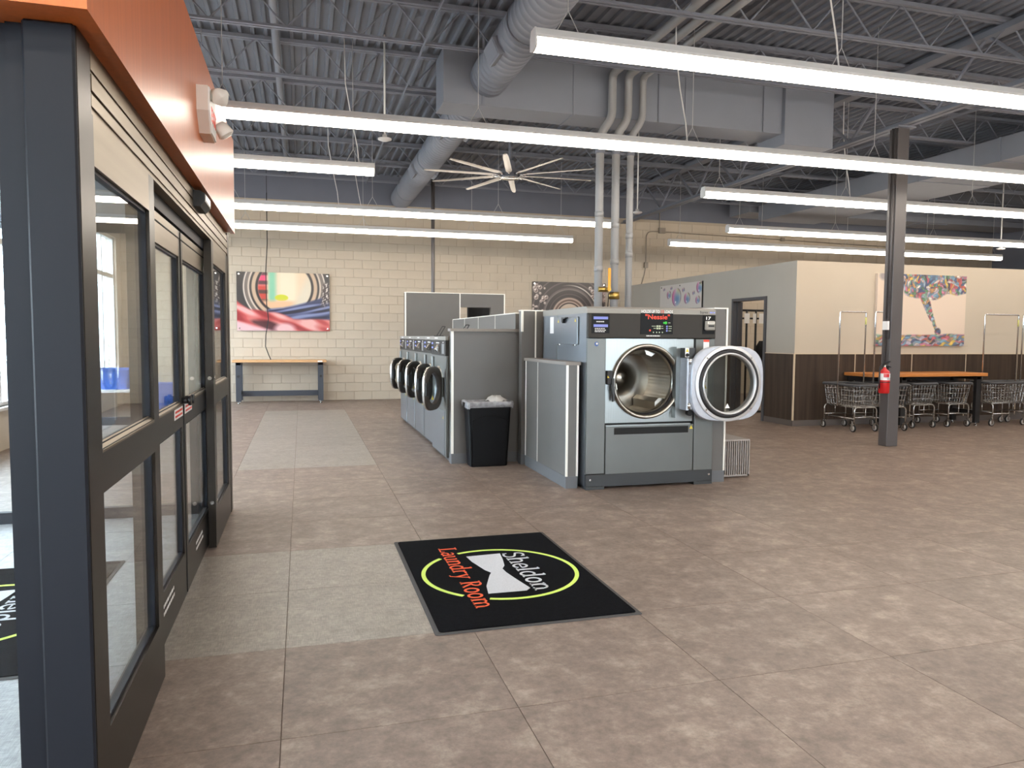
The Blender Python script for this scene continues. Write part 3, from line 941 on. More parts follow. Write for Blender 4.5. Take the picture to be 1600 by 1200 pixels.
for q, (y, x0, x1) in enumerate(((2.75, 1.6, 13.8), (.35, -2.8, 14.3), (-2.05, -2.8, 14.3), (-4.45, -2.8, 14.3), (-6.85, -2.8, 14.3))):  # unseen rows, added to fill the room with light
    light_row('suspended tube light added out of view behind the camera, %s from the front' % ORD[4 - q], y, x0, x1)

# ceiling fan
fx, fy, fz = 3.36, 12.0, 4.22
fn = thing('ceiling_fan', 'large many-bladed ceiling fan hanging near the round duct', 'fan', (fx, fy, fz))
m = MB(); m.cyl((fx, fy, fz + .1), (fx, fy, ZD - .02), .025, 10); m.obj('downrod', 'steel_paint', fn)
m = MB(); m.lathe((fx, fy, fz), (0, 0, 1), [(0, -.09), (.10, -.09), (.15, -.05), (.15, .03), (.09, .07), (.09, .16), (.05, .2), (0, .2)], 24); m.obj('motor_hub', 'steel_paint', fn)
m = MB(); m.lathe((fx, fy, fz), (0, 0, 1), [(0, -.1), (.16, -.1), (.16, -.085), (0, -.085)], 24); m.obj('hub_plate', 'chrome', fn)
for k in range(10):
    a = math.radians(k * 36 - 108.6)
    d = Vector((math.cos(a), math.sin(a), 0)); t = Vector((-math.sin(a), math.cos(a), .14)).normalized()
    m = MB()
    rs = [(.24, .034), (.34, .052), (1.2, .046), (1.43, .030)]
    vs_ = []
    for (rr, wv) in rs:
        for (s_, tt) in ((-1, 0), (0, .014), (1, 0), (0, -.008)):
            vs_.append(Vector((fx, fy, fz - .045)) + d * rr + t * (wv * s_) + Vector((0, 0, tt)))
    fs_ = []
    for i in range(len(rs) - 1):
        for j in range(4):
            fs_.append((i * 4 + j, i * 4 + (j + 1) % 4, (i + 1) * 4 + (j + 1) % 4, (i + 1) * 4 + j))
    fs_ += [(3, 2, 1, 0), tuple(range(len(rs) * 4 - 4, len(rs) * 4))]
    m.add(vs_, fs_); bl = m.obj('blade', 'fan_blade', fn)
    m = MB(); m.cyl(Vector((fx, fy, fz - .045)) + d * .1, Vector((fx, fy, fz - .045)) + d * .3, .02, 8); m.obj('blade_arm', 'chrome', bl)

# sensors hanging on rods
for (x, y, z, lab) in ((1.03, 9.5, 3.93, 'round white sensor hanging on a rod left of the round duct'), (5.68, 12.0, 3.66, 'round white sensor hanging on a rod beside the tall pipes'), (15.0, 13.0, 3.50, 'small white sensor on a rod at the right above the office wall')):
    s = thing('hanging_sensor', lab, 'sensor', (x, y, z), 'ceiling sensors on rods')
    m = MB(); m.cyl((x, y, z + .07), (x, y, ZD - .02), .012, 8); m.obj('rod', 'white_housing', s)
    m = MB(); m.lathe((x, y, z), (0, 0, 1), [(0, 0), (.04, .003), (.085, .02), (.085, .035), (.03, .05), (.03, .08), (0, .08)], 20); m.obj('sensor_head', 'white_housing', s)
# ------------------------------------------------------------------ large washer
def squircle(n=3.0, ax=1.0, ay=1.0):
    def f(a):
        c, s = math.cos(a), math.sin(a)
        return (ax * math.copysign(abs(c) ** (2 / n), c), ay * math.copysign(abs(s) ** (2 / n), s))
    return f
def loops(mb, rings, smooth=False, cap0=False, cap1=False):
    n = len(rings[0]); b = len(mb.v)
    mb.v.extend([tuple(p) for r in rings for p in r])
    for i in range(len(rings) - 1):
        for k in range(n):
            mb.f.append((b + i * n + k, b + i * n + (k + 1) % n, b + (i + 1) * n + (k + 1) % n, b + (i + 1) * n + k)); mb.sm.append(smooth)
    if cap0: mb.f.append(tuple(b + k for k in range(n))); mb.sm.append(False)
    if cap1: mb.f.append(tuple(b + (len(rings) - 1) * n + k for k in range(n))); mb.sm.append(False)
    return mb

WX0, WX1, WY, WB = 2.667, 4.06, 6.70, 8.07
DCX, DCZ, DRR = 3.30, 1.065, .362
bw = thing('large_washer', 'huge grey front-loading washer with its round door swung open', 'washer', ((WX0 + WX1) / 2, (WY + WB) / 2, 0))
m = MB()
m.box(WX0, WX0 + .02, WY + .03, WB, .02, 1.735); m.box(WX1 - .02, WX1, WY + .03, WB, .02, 1.735)
m.box(WX0, WX1, WB - .02, WB, .02, 1.735); m.box(WX0, WX1, WY + .03, WB, .02, .04)
m.box(WX0 + .02, WX1 - .02, WY + .75, WY + .77, .04, 1.735)
m.obj('cabinet_shell', 'washer_side', bw)
m = MB(); m.prism([(WY + .0, 1.735), (WY + .0, 1.782), (WY + .05, 1.80), (WB, 1.80), (WB, 1.735)], lambda a, b, d: (d, a, b), WX0 - .003, WX1 + .003)
tp = m.obj('top_cover', 'washer_strip', bw)
m = MB(); fit_text(m, 'HOLDS UP TO', 3.235, 3.433, 1.744, 1.774, WY - .001, .012); m.obj('lettering', 'white_print', tp)
m = MB(); fit_text(m, 'LOADS', 3.487, 3.578, 1.744, 1.774, WY - .001, .012); m.obj('lettering', 'white_print', tp)
m = MB(); fit_text(m, '13', 3.449, 3.477, 1.744, 1.774, WY - .001, .012); m.obj('lettering', 'red_print', tp)
m = MB(); fit_text(m, 'Express', 3.885, 3.972, 1.74, 1.772, WY - .001, .01); m.obj('lettering', 'black_print', tp)
m = MB(); marks(m, (3.995, WY - .0005, 1.745), (1, 0, 0), (0, 0, 1), .06, .026, 1, 2, seed=2, fill=1); m.obj('faded_lettering', 'lilac', tp)
fsc = bx('control_fascia', 'washer_fascia', bw, WX0, WX1, WY - .012, WY + .05, 1.495, 1.735, c=.006)
yf = WY - .013
lp = bx('program_label', 'screen_black', fsc, 2.704, 2.888, yf - .003, yf, 1.54, 1.728)
for z in (1.675, 1.60):
    bx('label_bar', 'lilac', fsc, 2.722, 2.872, yf - .005, yf - .003, z, z + .026)
m = MB(); marks(m, (2.75, yf - .0035, 1.642), (1, 0, 0), (0, 0, 1), .09, .02, 1, 5, seed=4); marks(m, (2.735, yf - .0035, 1.548), (1, 0, 0), (0, 0, 1), .125, .045, 3, 7, seed=5); m.obj('small_print', 'white_housing', fsc)
sc = bx('display_panel', 'screen_black', fsc, 3.219, 3.574, yf - .004, yf, 1.535, 1.742, c=.001)
ys = yf - .0045
m = MB(); fit_text(m, '"Nessie"', 3.268, 3.537, 1.682, 1.732, ys, .018); m.obj('display_name', 'red_print', fsc)
m = MB()
for (x, z, r_) in ((3.495, 1.648, .014), (3.475, 1.648, .010)):
    m.disc((x, ys, z), (0, -1, 0), r_, 12)
m.obj('start_button', 'green_print', fsc)
m = MB()
for (x0, x1, z0, z1) in ((3.392, 3.412, 1.606, 1.622), (3.418, 3.438, 1.606, 1.622), (3.392, 3.412, 1.584, 1.600), (3.418, 3.438, 1.584, 1.600), (3.34, 3.385, 1.612, 1.617), (3.445, 3.465, 1.612, 1.617), (3.36, 3.385, 1.590, 1.595), (3.445, 3.468, 1.590, 1.595), (3.52, 3.545, 1.646, 1.651),
                         (3.525, 3.56, 1.611, 1.616), (3.525, 3.56, 1.590, 1.595), (3.525, 3.555, 1.566, 1.571)):
    m.add([(x0, ys, z0), (x1, ys, z0), (x1, ys, z1), (x0, ys, z1)], [(0, 1, 2, 3)])
for x in (3.36, 3.395, 3.425, 3.458):
    m.disc((x, ys, 1.553), (0, -1, 0), .008, 4)
m.obj('display_keys', 'amber_print', fsc)
m = MB()
for z in (1.613, 1.592, 1.569):
    m.disc((3.507, ys, z), (0, -1, 0), .009, 12)
m.obj('select_buttons', 'lilac', fsc)
m = MB(); m.disc((3.322, ys, 1.572), (0, -1, 0), .010, 14); m.obj('stop_button', 'red_print', fsc)
m = MB(); marks(m, (3.285, yf - .001, 1.508), (1, 0, 0), (0, 0, 1), .15, .02, 1, 9, seed=8, fill=1); m.obj('maker_badge', 'white_housing', fsc)
cp = bx('coin_plate', 'screen_black', fsc, 3.907, 4.044, yf - .004, yf, 1.54, 1.728)
m = MB(); fit_text(m, '17', 3.944, 4.0, 1.684, 1.716, yf - .0048, .03); m.obj('number', 'white_print', fsc)
cr = bx('card_reader', 'washer_strip', fsc, 3.922, 4.036, yf - .035, yf - .004, 1.575, 1.675, c=.01)
bx('card_slot', 'black_print', fsc, 3.955, 4.02, yf - .038, yf - .035, 1.612, 1.63)
bx('reader_label', 'ivory_plastic', fsc, 3.945, 4.025, yf - .037, yf - .0351, 1.642, 1.666)
m = MB(); marks(m, (3.955, yf - .0365, 1.648), (1, 0, 0), (0, 0, 1), .06, .012, 1, 6, seed=3, fill=1); m.obj('reader_print', 'black_print', fsc)

bx('side_column', 'washer_grey', bw, WX0, 2.862, WY - .0, WY + .05, .155, 1.49, c=.004)
rc = bx('side_column', 'washer_grey', bw, 3.845, WX1, WY, WY + .05, .13, 1.49, c=.004)
bx('shadow_gap', 'rubber', bw, 3.828, 3.845, WY + .01, WY + .05, .62, 1.49)
# centre panel with round opening
N = 64
out = []; inn = []
x0, x1, z0, z1 = 2.866, 3.826, .655, 1.488
for k in range(N):
    a = 2 * PI * k / N
    c, s_ = math.cos(a), math.sin(a)
    inn.append((DCX + .372 * c, DCZ + .372 * s_))
    t = min((x1 - DCX) / c if c > 1e-9 else 1e9, (x0 - DCX) / c if c < -1e-9 else 1e9, (z1 - DCZ) / s_ if s_ > 1e-9 else 1e9, (z0 - DCZ) / s_ if s_ < -1e-9 else 1e9)
    out.append((DCX + t * c, DCZ + t * s_))
# snap nearest ring points to the corners
for (cx, cz) in ((x0, z0), (x1, z0), (x0, z1), (x1, z1)):
    k = min(range(N), key=lambda q: (out[q][0] - cx) ** 2 + (out[q][1] - cz) ** 2)
    out[k] = (cx, cz)
yy0 = WY + .012
m = MB()
loops(m, [[(p[0], yy0 + .03, p[1]) for p in out], [(p[0], yy0, p[1]) for p in out], [(p[0], yy0, p[1]) for p in inn], [(p[0], yy0 + .03, p[1]) for p in inn]])
m.obj('front_panel', 'brushed_steel', bw)
m = MB(); m.lathe((DCX, WY, DCZ), (0, -1, 0), [(.374, -.02), (.374, .012), (.366, .028), (.352, .032), (.338, .02), (.332, -.01), (.345, -.03), (.340, -.05), (.318, -.06), (.312, -.09)], 64)
m.obj('opening_ring', 'drum_steel', bw)
m = MB(); m.lathe((DCX, WY, DCZ), (0, -1, 0), [(.334, -.012), (.326, -.02), (.322, -.045), (.330, -.05)], 64); m.obj('seal', 'gasket', bw)
dr = MB()
rip = lambda a: ((1 + .009 * (0.5 + 0.5 * math.sin(a * 60))) * math.cos(a), (1 + .009 * (0.5 + 0.5 * math.sin(a * 60))) * math.sin(a))
dr.lathe((DCX, WY, DCZ), (0, -1, 0), [(.312, -.085), (.345, -.10), (.345, -.66)], 240, rip)
drum = dr.obj('drum', 'drum_steel', bw)
m = MB(); m.lathe((DCX, WY, DCZ), (0, -1, 0), [(.35, -.66), (.25, -.655), (.22, -.66), (.10, -.665), (.085, -.62), (.05, -.60), (0, -.595)], 48); m.obj('drum_back', 'drum_steel', drum)
for k in range(3):
    a = math.radians(72 + 120 * k)
    rad = Vector((math.cos(a), 0, math.sin(a))); tan = Vector((-math.sin(a), 0, math.cos(a)))
    c = Vector((DCX, WY, DCZ))
    vs_ = []
    for y_ in (.12, .64):
        for (t_, r_) in ((-.085, .338), (-.03, .268), (.03, .268), (.085, .338)):
            vs_.append(c + tan * t_ + rad * r_ + Vector((0, y_, 0)))
    m = MB(); m.add(vs_, [(0, 1, 5, 4), (1, 2, 6, 5), (2, 3, 7, 6), (0, 3, 2, 1), (4, 5, 6, 7)]); m.obj('lifter', 'drum_steel', drum)
# lower drawer panel
dw = bx('lower_panel', 'washer_grey', bw, 2.872, 3.84, WY + .004, WY + .05, .135, .625, c=.006)
bx('top_edge', 'brushed_steel', dw, 2.872, 3.80, WY + .0, WY + .045, .622, .636)
bx('panel_gap', 'rubber', bw, 2.866, 3.84, WY + .03, WY + .05, .636, .656)
bx('vent_slot', 'rubber', dw, 2.964, 3.778, WY - .001, WY + .008, .540, .607)
m = MB(); m.add([(3.792, WY + .002, .575), (3.832, WY + .002, .575), (3.812, WY + .002, .612)], [(0, 1, 2)]); m.obj('warning_triangle', 'yellow_sticker', dw)
pl = MB(); pl.box(WX0, WX1, WY - .008, WY + .05, .03, .15, c=.003); pl.box(WX0, 2.86, WY - .008, WY + .3, 0, .03); pl.box(3.85, WX1, WY - .008, WY + .3, 0, .03)
pk = pl.obj('plinth', 'plinth', bw)
m = MB()
for x in (2.71, 4.02):
    m.cyl((x, WY - .008, .10), (x, WY - .013, .10), .01, 10)
m.obj('bolt', 'chrome', pk)
m = MB(); m.disc((2.762, WY - .001, 1.435), (0, -1, 0), .022, 20); m.obj('round_sticker', 'blue_sticker', bw)
m = MB(); m.disc((2.766, WY - .002, 1.438), (0, -1, 0), .011, 12); m.obj('sticker_symbol', 'white_print', bw)
s1 = bx('warning_sticker', 'white_print', rc, 3.93, 3.995, WY - .0015, WY, 1.385, 1.482)
bx('sticker_band', 'red_print', s1, 3.93, 3.995, WY - .002, WY - .0015, 1.46, 1.482)
s1 = bx('warning_sticker', 'white_print', rc, 3.925, 3.985, WY - .0015, WY, .90, 1.19)
m = MB()
for z in (1.13, .985):
    m.add([(3.933, WY - .002, z), (3.977, WY - .002, z), (3.955, WY - .002, z + .042)], [(0, 1, 2)])
m.obj('sticker_triangle', 'yellow_sticker', s1)
m = MB(); m.disc((3.955, WY - .0025, .998), (0, -1, 0), .010, 8); marks(m, (3.932, WY - .001, 1.05), (1, 0, 0), (0, 0, 1), .046, .06, 4, 5, seed=5); m.obj('sticker_print', 'conduit', s1)
# latch
lt = bx('door_latch', 'gasket', bw, 2.868, 2.925, WY - .03, WY + .012, 1.04, 1.175, c=.004)
m = MB(); m.box(2.912, 2.936, WY - .05, WY - .01, .98, 1.10); m.prism([(2.918, .98), (2.945, 1.02), (2.945, .88), (2.925, .87)], lambda a, b, d: (a, d, b), WY - .045, WY - .015); m.obj('latch_lever', 'plinth', lt)
m = MB(); m.add([(2.868, WY - .031, 1.105), (2.89, WY - .031, 1.105), (2.872, WY - .031, 1.128)], [(0, 1, 2)]); m.obj('latch_sticker', 'yellow_sticker', lt)
# open door
DX, DYc, DZ2 = 4.08, 6.48, 1.048
dn = Vector((0.03, -1, 0)).normalized()
dd = MB(); sq = squircle(3.3, 1.0, .90)
ci = lambda a: (math.cos(a), math.sin(a))
ex_ = Vector((0, 0, 1)).cross(dn).normalized()
def ringpts(shape, r, h, n=72):
    return [Vector((DX, DYc, DZ2)) + ex_ * (shape(2 * PI * k / n)[0] * r) + Vector((0, 0, 1)) * (shape(2 * PI * k / n)[1] * r) + dn * h for k in range(n)]
def blend(r0, r1):
    return None
loops(dd, [ringpts(ci, .30, -.045), ringpts(sq, .40, -.045), ringpts(sq, .415, -.03), ringpts(sq, .415, .0), ringpts(sq, .407, .012), ringpts(ci, .376, .012), ringpts(ci, .30, .012), ringpts(ci, .30, -.045)])
door = dd.obj('door', 'door_metal', bw)
m = MB(); loops(m, [ringpts(ci, .378, .0125), ringpts(ci, .376, .024), ringpts(ci, .370, .027), ringpts(ci, .346, .030), ringpts(ci, .340, .012)]); m.obj('clamp_ring', 'door_ring', door)
m = MB(); loops(m, [ringpts(ci, .342, .02), ringpts(ci, .334, .04), ringpts(ci, .318, .045), ringpts(ci, .308, .04), ringpts(ci, .304, .0)], True); m.obj('door_gasket', 'gasket', door)
m = MB(); loops(m, [ringpts(ci, .311, .03), ringpts(ci, .306, .052), ringpts(ci, .294, .054), ringpts(ci, .286, .03), ringpts(ci, .286, -.03)], True); m.obj('glass_ring', 'door_ring', door)
m = MB(); loops(m, [ringpts(ci, .288, .022), ringpts(ci, .15, .028), ringpts(ci, .01, .03)], True, False, True); gl = m.obj('door_glass', 'door_glass', door)
m = MB()
for a in (45, 135, 225, 315):
    p = Vector((DX, DYc, DZ2)) + ex_ * (math.cos(math.radians(a)) * .359) + Vector((0, 0, 1)) * (math.sin(math.radians(a)) * .359)
    m.cyl(p + dn * .025, p + dn * .034, .010, 10)
m.obj('ring_screw', 'satin_chrome', door)
m = MB(); q = Vector((DX - .015, DYc, DZ2 - .243)) + dn * .031
m.add([q - ex_ * .028, q + ex_ * .028, q + Vector((0, 0, .048))], [(0, 1, 2)]); m.obj('arrow_mark', 'white_print', door)
hg = MB(); hg.box(3.640, 3.668, WY - .20, WY - .04, .785, 1.30, c=.004); hg.box(3.668, 3.70, WY - .21, WY - .17, .80, 1.29)
h_ = hg.obj('hinge_post', 'door_metal', bw)
m = MB(); m.cyl((3.675, WY - .19, .80), (3.675, WY - .19, .86), .022, 12); m.cyl((3.675, WY - .19, 1.24), (3.675, WY - .19, 1.30), .022, 12); m.cyl((3.675, WY - .19, .86), (3.675, WY - .19, 1.24), .012, 10); m.obj('hinge_pin', 'chrome', h_)
m = MB(); m.box(3.595, 3.64, WY - .06, WY + .012, .70, 1.41); m.obj('hinge_plate', 'brushed_steel', h_)
m = MB(); m.box(3.64, 3.74, WY - .17, WY - .05, 1.305, 1.40); bk = m.obj('hinge_bracket', 'plinth', h_)
s1 = bx('bracket_sticker', 'white_print', h_, 3.63, 3.672, WY - .173, WY - .17, 1.31, 1.402)
m = MB(); m.add([(3.635, WY - .1745, 1.362), (3.668, WY - .1745, 1.362), (3.651, WY - .1745, 1.396)], [(0, 1, 2)]); m.obj('bracket_triangle', 'yellow_sticker', h_)
m = MB(); m.cyl((3.65, WY - .174, 1.332), (3.65, WY - .185, 1.332), .017, 14); m.cyl((3.69, WY - .14, .76), (3.69, WY - .19, .76), .03, 14); m.obj('rubber_stop', 'rubber', h_)
# left side details
bx('side_seam', 'brushed_steel', bw, WX0 - .004, WX0, 7.578, 7.592, .3, 1.735)
ap = bx('access_door', 'washer_side', bw, WX0 - .018, WX0, 6.93, 7.56, 1.425, 1.705, c=.004)
m = MB(); m.prism([(7.20, 1.705), (7.32, 1.705), (7.32, 1.66), (7.29, 1.645), (7.27, 1.69), (7.20, 1.695)], lambda a, b, d: (d, a, b), WX0 - .05, WX0 - .018); m.obj('access_handle', 'black_plastic', ap)
m = MB()
for y in (7.50, 6.99):
    m.add([(WX0 - .019, y - .02, 1.655), (WX0 - .019, y + .02, 1.655), (WX0 - .019, y, 1.69)], [(0, 1, 2)])
m.obj('side_warning', 'yellow_sticker', ap)
m = MB(); m.cyl((WX0 - .01, 7.44, 1.42), (WX0 - .01, 7.52, 1.42), .008, 8); m.cyl((WX0 - .01, 6.98, 1.42), (WX0 - .01, 7.06, 1.42), .008, 8); m.obj('access_hinge', 'chrome', ap)
bx('side_label', 'white_housing', bw, WX0 - .0015, WX0, 7.70, 7.82, 1.54, 1.72)

# ------------------------------------------------------------------ laminate partitions round the machines
def partition(name, label, x0, x1, y0, y1, z, cap=True, seams_y=(), seams_x=(), base=.12, capo=.02, edges=()):
    p = thing(name, label, 'partition', ((x0 + x1) / 2, (y0 + y1) / 2, 0), 'grey laminate partitions')
    bx('panel_body', 'partition', p, x0, x1, y0, y1, base, z)
    bx('toe_base', 'partition_base', p, x0 - .004, x1 + .004, y0 - .004, y1 + .004, 0, base)
    if cap:
        bx('cap_board', 'partition_cap', p, x0 - capo, x1 + capo, y0 - capo, y1 + capo, z, z + .032)
    for y in seams_y:
        bx('joint_strip', 'partition_edge', p, x0 - .003, x0, y - .006, y + .006, base, z)
    for x in seams_x:
        bx('joint_strip', 'partition_edge', p, x - .007, x + .007, y0 - .004, y0, base, z)
    for (ex0, ex1, ey0, ey1, ez0, ez1) in edges:
        bx('edge_trim', 'partition_edge', p, ex0, ex1, ey0, ey1, ez0, ez1)
    return p
# end wall in front of the washer row
partition('pony_wall', 'grey chest-high laminate wall behind the black bin', 1.685, 2.50, 8.49, 8.61, 1.56, seams_x=(), edges=((1.679, 1.707, 8.483, 8.50, .12, 1.56),))
# low wall at the left of the large washer
partition('pony_wall', 'low grey laminate wall along the left side of the large washer', 2.505, 2.622, 6.82, 8.20, 1.225, seams_y=(7.75,), edges=((2.499, 2.519, 6.812, 6.83, .12, 1.225), (2.608, 2.628, 6.812, 6.83, .12, 1.225), (2.499, 2.515, 8.18, 8.205, .12, 1.225)))
# spine wall behind the large washer and along the row
partition('spine_wall', 'tall grey laminate wall closing off the back of the large washer', 2.47, 4.235, 8.26, 8.38, 1.80, cap=False, edges=((2.462, 2.486, 8.252, 8.275, 1.56, 1.80), (2.628, 2.644, 8.254, 8.262, .12, 1.80), (2.462, 4.24, 8.252, 8.385, 1.80, 1.812)))
partition('spine_wall', 'long grey laminate wall running behind the row of small washers', 2.50, 2.62, 8.64, 12.5, 1.78, cap=False, seams_y=(9.62, 10.6, 11.55), edges=((2.494, 2.625, 8.63, 12.505, 1.78, 1.792), (2.494, 2.52, 12.48, 12.506, .12, 1.78)))
partition('spine_wall', 'narrow grey laminate wall on the right of the large washer', 4.085, 4.235, 6.76, 8.25, 1.80, cap=False, edges=((4.222, 4.242, 6.752, 6.772, .12, 1.80), (4.078, 4.242, 6.752, 8.25, 1.80, 1.812)))
# far screen wall with an opening and a pole above it
fp = thing('screen_wall', 'tall grey screen wall with a window opening beyond the washer row', 'partition', (2.9, 14.3, 0), 'grey laminate partitions')
bx('panel_body', 'partition', fp, 1.915, 2.97, 14.2, 14.38, 0, 2.33)
bx('panel_body', 'partition', fp, 2.99, 3.88, 14.2, 14.32, 2.07, 2.33)
bx('panel_body', 'partition', fp, 3.605, 3.88, 14.2, 14.32, 0, 2.07)
bx('panel_body', 'partition', fp, 2.99, 3.605, 14.2, 14.32, 0, 1.2)
for e in ((1.908, 1.93, 14.193, 14.21, 0, 2.33), (2.972, 2.988, 14.193, 14.21, 0, 2.33), (3.868, 3.888, 14.193, 14.21, 0, 2.33), (1.908, 3.888, 14.193, 14.38, 2.33, 2.342)):
    bx('edge_trim', 'partition_edge', fp, *e)
m = MB(); m.cyl((2.76, 16.0, 0), (2.76, 16.0, ZD - .05), .04, 12)
tag(m.obj('support_pole', 'column_paint'), 'slim dark pole rising to the roof behind the far screen wall', 'pole')
tv = thing('wall_monitor', 'black monitor seen through the opening in the screen wall', 'monitor', (3.75, 15.5, 1.6))
bx('bezel', 'black_plastic', tv, 3.42, 4.02, 15.5, 15.56, 1.85, 2.25); bx('screen', 'screen_black', tv, 3.44, 4.0, 15.495, 15.5, 1.87, 2.23)
m = MB(); m.box(3.68, 3.76, 15.54, 15.60, 0, 1.9); m.box(3.5, 3.94, 15.4, 15.7, 0, .03); m.obj('stand', 'black_plastic', tv)

# ------------------------------------------------------------------ row of small washers (fronts face the entrance)
def small_washer(label, y0, w, xf, num, lid=False, ang=40):
    D = 2.49 - xf
    r = thing('front_load_washer', label, 'washer', (xf + D / 2, y0 + w / 2, 0), 'row of small front-loading washers')
    y1 = y0 + w - .006; y0 = y0 + .006
    H = 1.50
    yc = y0 + w * .5; zc = .885; R = .262
    # cabinet
    m = MB(); m.box(xf + .03, xf + D, y0, y1, .05, H - .04); bx_ = m.obj('cabinet', 'washer_grey', r)
    # front plates around the opening
    N = 48; out = []; inn = []
    za, zb = .62, 1.265
    for k in range(N):
        a = 2 * PI * k / N; c, s_ = math.cos(a), math.sin(a)
        inn.append((yc + (R - .02) * c, zc + (R - .02) * s_))
        t = min((y1 - yc) / c if c > 1e-9 else 1e9, (y0 - yc) / c if c < -1e-9 else 1e9, (zb - zc) / s_ if s_ > 1e-9 else 1e9, (za - zc) / s_ if s_ < -1e-9 else 1e9)
        out.append((yc + t * c, zc + t * s_))
    for (cy, cz) in ((y0, za), (y1, za), (y0, zb), (y1, zb)):
        k = min(range(N), key=lambda q: (out[q][0] - cy) ** 2 + (out[q][1] - cz) ** 2); out[k] = (cy, cz)
    m = MB(); loops(m, [[(xf + .03, p[0], p[1]) for p in out], [(xf, p[0], p[1]) for p in out], [(xf, p[0], p[1]) for p in inn], [(xf + .029, p[0], p[1]) for p in inn]])
    m.obj('front_panel', 'washer_grey', r)
    m = MB(); m.disc((xf + .0285, yc, zc), (-1, 0, 0), R - .02, 48); m.obj('drum_opening', 'gasket', r)
    m = MB(); m.lathe((xf, yc, zc), (-1, 0, 0), [(R - .018, -.02), (R - .016, .012), (R - .03, .02), (R - .05, .01), (R - .06, -.02)], 48); m.obj('opening_ring', 'drum_steel', r)
    m = MB(); m.lathe((xf, yc, zc), (-1, 0, 0), [(R - .06, -.024), (R - .1, -.026), (.05, -.02), (0, -.015)], 32); m.obj('drum', 'drum_steel', r)
    bx('lower_panel', 'washer_side', r, xf - .006, xf + .03, y0 + .10, y1 - .02, .06, .60, c=.004)
    bx('lower_frame', 'washer_grey', r, xf, xf + .03, y0, y1, .05, .62)
    bx('plinth', 'plinth', r, xf + .05, xf + D, y0 + .01, y1 - .01, 0, .05)
    f = bx('control_fascia', 'washer_fascia', r, xf - .012, xf + .03, y0, y1, 1.265, 1.452, c=.004)
    t = bx('top_strip', 'washer_strip', r, xf - .012, xf + .06, y0, y1, 1.452, 1.50, c=.004)
    bx('top_cover', 'washer_strip', r, xf + .06, xf + D, y0, y1, 1.46, 1.495)
    xq = xf - .013
    m = MB(); marks(m, (xq, y1 - .25, 1.463), (0, -1, 0), (0, 0, 1), .22, .028, 1, 6, seed=num, fill=.9); m.obj('lettering', 'white_print', t)
    lb = bx('program_label', 'screen_black', f, xq - .002, xq, y1 - .145, y1 - .03, 1.29, 1.435)
    for z in (1.40, 1.345):
        bx('label_bar', 'lilac', f, xq - .004, xq - .002, y1 - .14, y1 - .035, z, z + .022)
    dp = bx('display_panel', 'screen_black', f, xq - .002, xq, yc - .17, yc + .13, 1.285, 1.44)
    m = MB(); marks(m, (xq - .0022, yc + .11, 1.405), (0, -1, 0), (0, 0, 1), .22, .028, 1, 5, seed=num + 20, fill=.95)
    m.disc((xq - .003, yc - .03, 1.315), (-1, 0, 0), .008, 8); m.disc((xq - .003, yc + .05, 1.315), (-1, 0, 0), .008, 8); m.obj('display_print', 'white_print', f)
    cr = MB(); cr.prism([(0, 0), (-.02, .0), (-.055, .03), (-.02, .085), (0, .09)], lambda a, b, d: (xq + a, d, 1.31 + b), yc - .12, yc - .02); cr.obj('card_reader', 'satin_chrome', f)
    bx('coin_plate', 'washer_side', f, xq - .004, xq, y0 + .05, y0 + .20, 1.29, 1.41)
    m = MB(); marks(m, (xq - .001, y0 + .15, 1.412), (0, -1, 0), (0, 0, 1), .05, .03, 1, 2, seed=num + 40, fill=1); m.obj('machine_number', 'white_print', f)
    m = MB(); m.disc((xf - .007, y1 - .16, .56), (-1, 0, 0), .012, 12); m.obj('panel_lock', 'chrome', r)
    m = MB(); m.add([(xf - .0075, y0 + .14, .50), (xf - .0075, y0 + .19, .50), (xf - .0075, y0 + .165, .54)], [(0, 1, 2)]); m.obj('warning_triangle', 'yellow_sticker', r)
    bx('lock_box', 'brushed_steel', r, xf - .03, xf, y1 - .14, y1 - .04, 1.10, 1.24, c=.004)
    # door swung wide open; hinge on the side nearer the camera
    th = math.radians(ang)
    nrm = Vector((-math.cos(th), -math.sin(th), 0)); dirv = Vector((-math.sin(th), math.cos(th), 0))
    hinge = Vector((xf - .025, yc - .285, zc))
    c = hinge + dirv * .268
    sq2 = squircle(2.9, 1.0, 1.03)
    exd = Vector((0, 0, 1)).cross(nrm).normalized()
    def rp(shape, rr, h, n=48):
        return [c + exd * (shape(2 * PI * k / n)[0] * rr) + Vector((0, 0, 1)) * (shape(2 * PI * k / n)[1] * rr) + nrm * h for k in range(n)]
    ci2 = lambda a: (math.cos(a), math.sin(a))
    m = MB(); loops(m, [rp(ci2, .20, -.022), rp(sq2, .243, -.022), rp(sq2, .252, -.014), rp(sq2, .252, .006)], True); dr_ = m.obj('door_rim', 'satin_chrome', r)
    m = MB(); loops(m, [rp(sq2, .252, .006), rp(sq2, .246, .022), rp(sq2, .234, .028), rp(ci2, .188, .026), rp(ci2, .182, .01), rp(ci2, .182, -.022)]); m.obj('door_face', 'door_face_dark', dr_)
    m = MB(); loops(m, [rp(ci2, .184, .008), rp(ci2, .12, .014), rp(ci2, .01, .016)], True, False, True); m.obj('door_glass', 'bowl_glass', dr_)
    m = MB(); loops(m, [rp(ci2, .196, -.022), rp(ci2, .182, -.05), rp(ci2, .14, -.07), rp(ci2, .01, -.08)], True); m.obj('glass_bowl', 'bowl_glass', dr_)
    m = MB(); loops(m, [rp(ci2, .202, -.022), rp(ci2, .198, -.04), rp(ci2, .184, -.04), rp(ci2, .18, -.022)], True); m.obj('door_seal', 'washer_side', dr_)
    hpt = c + dirv * .222
    m = MB(); e3 = Vector((0, 0, 1))
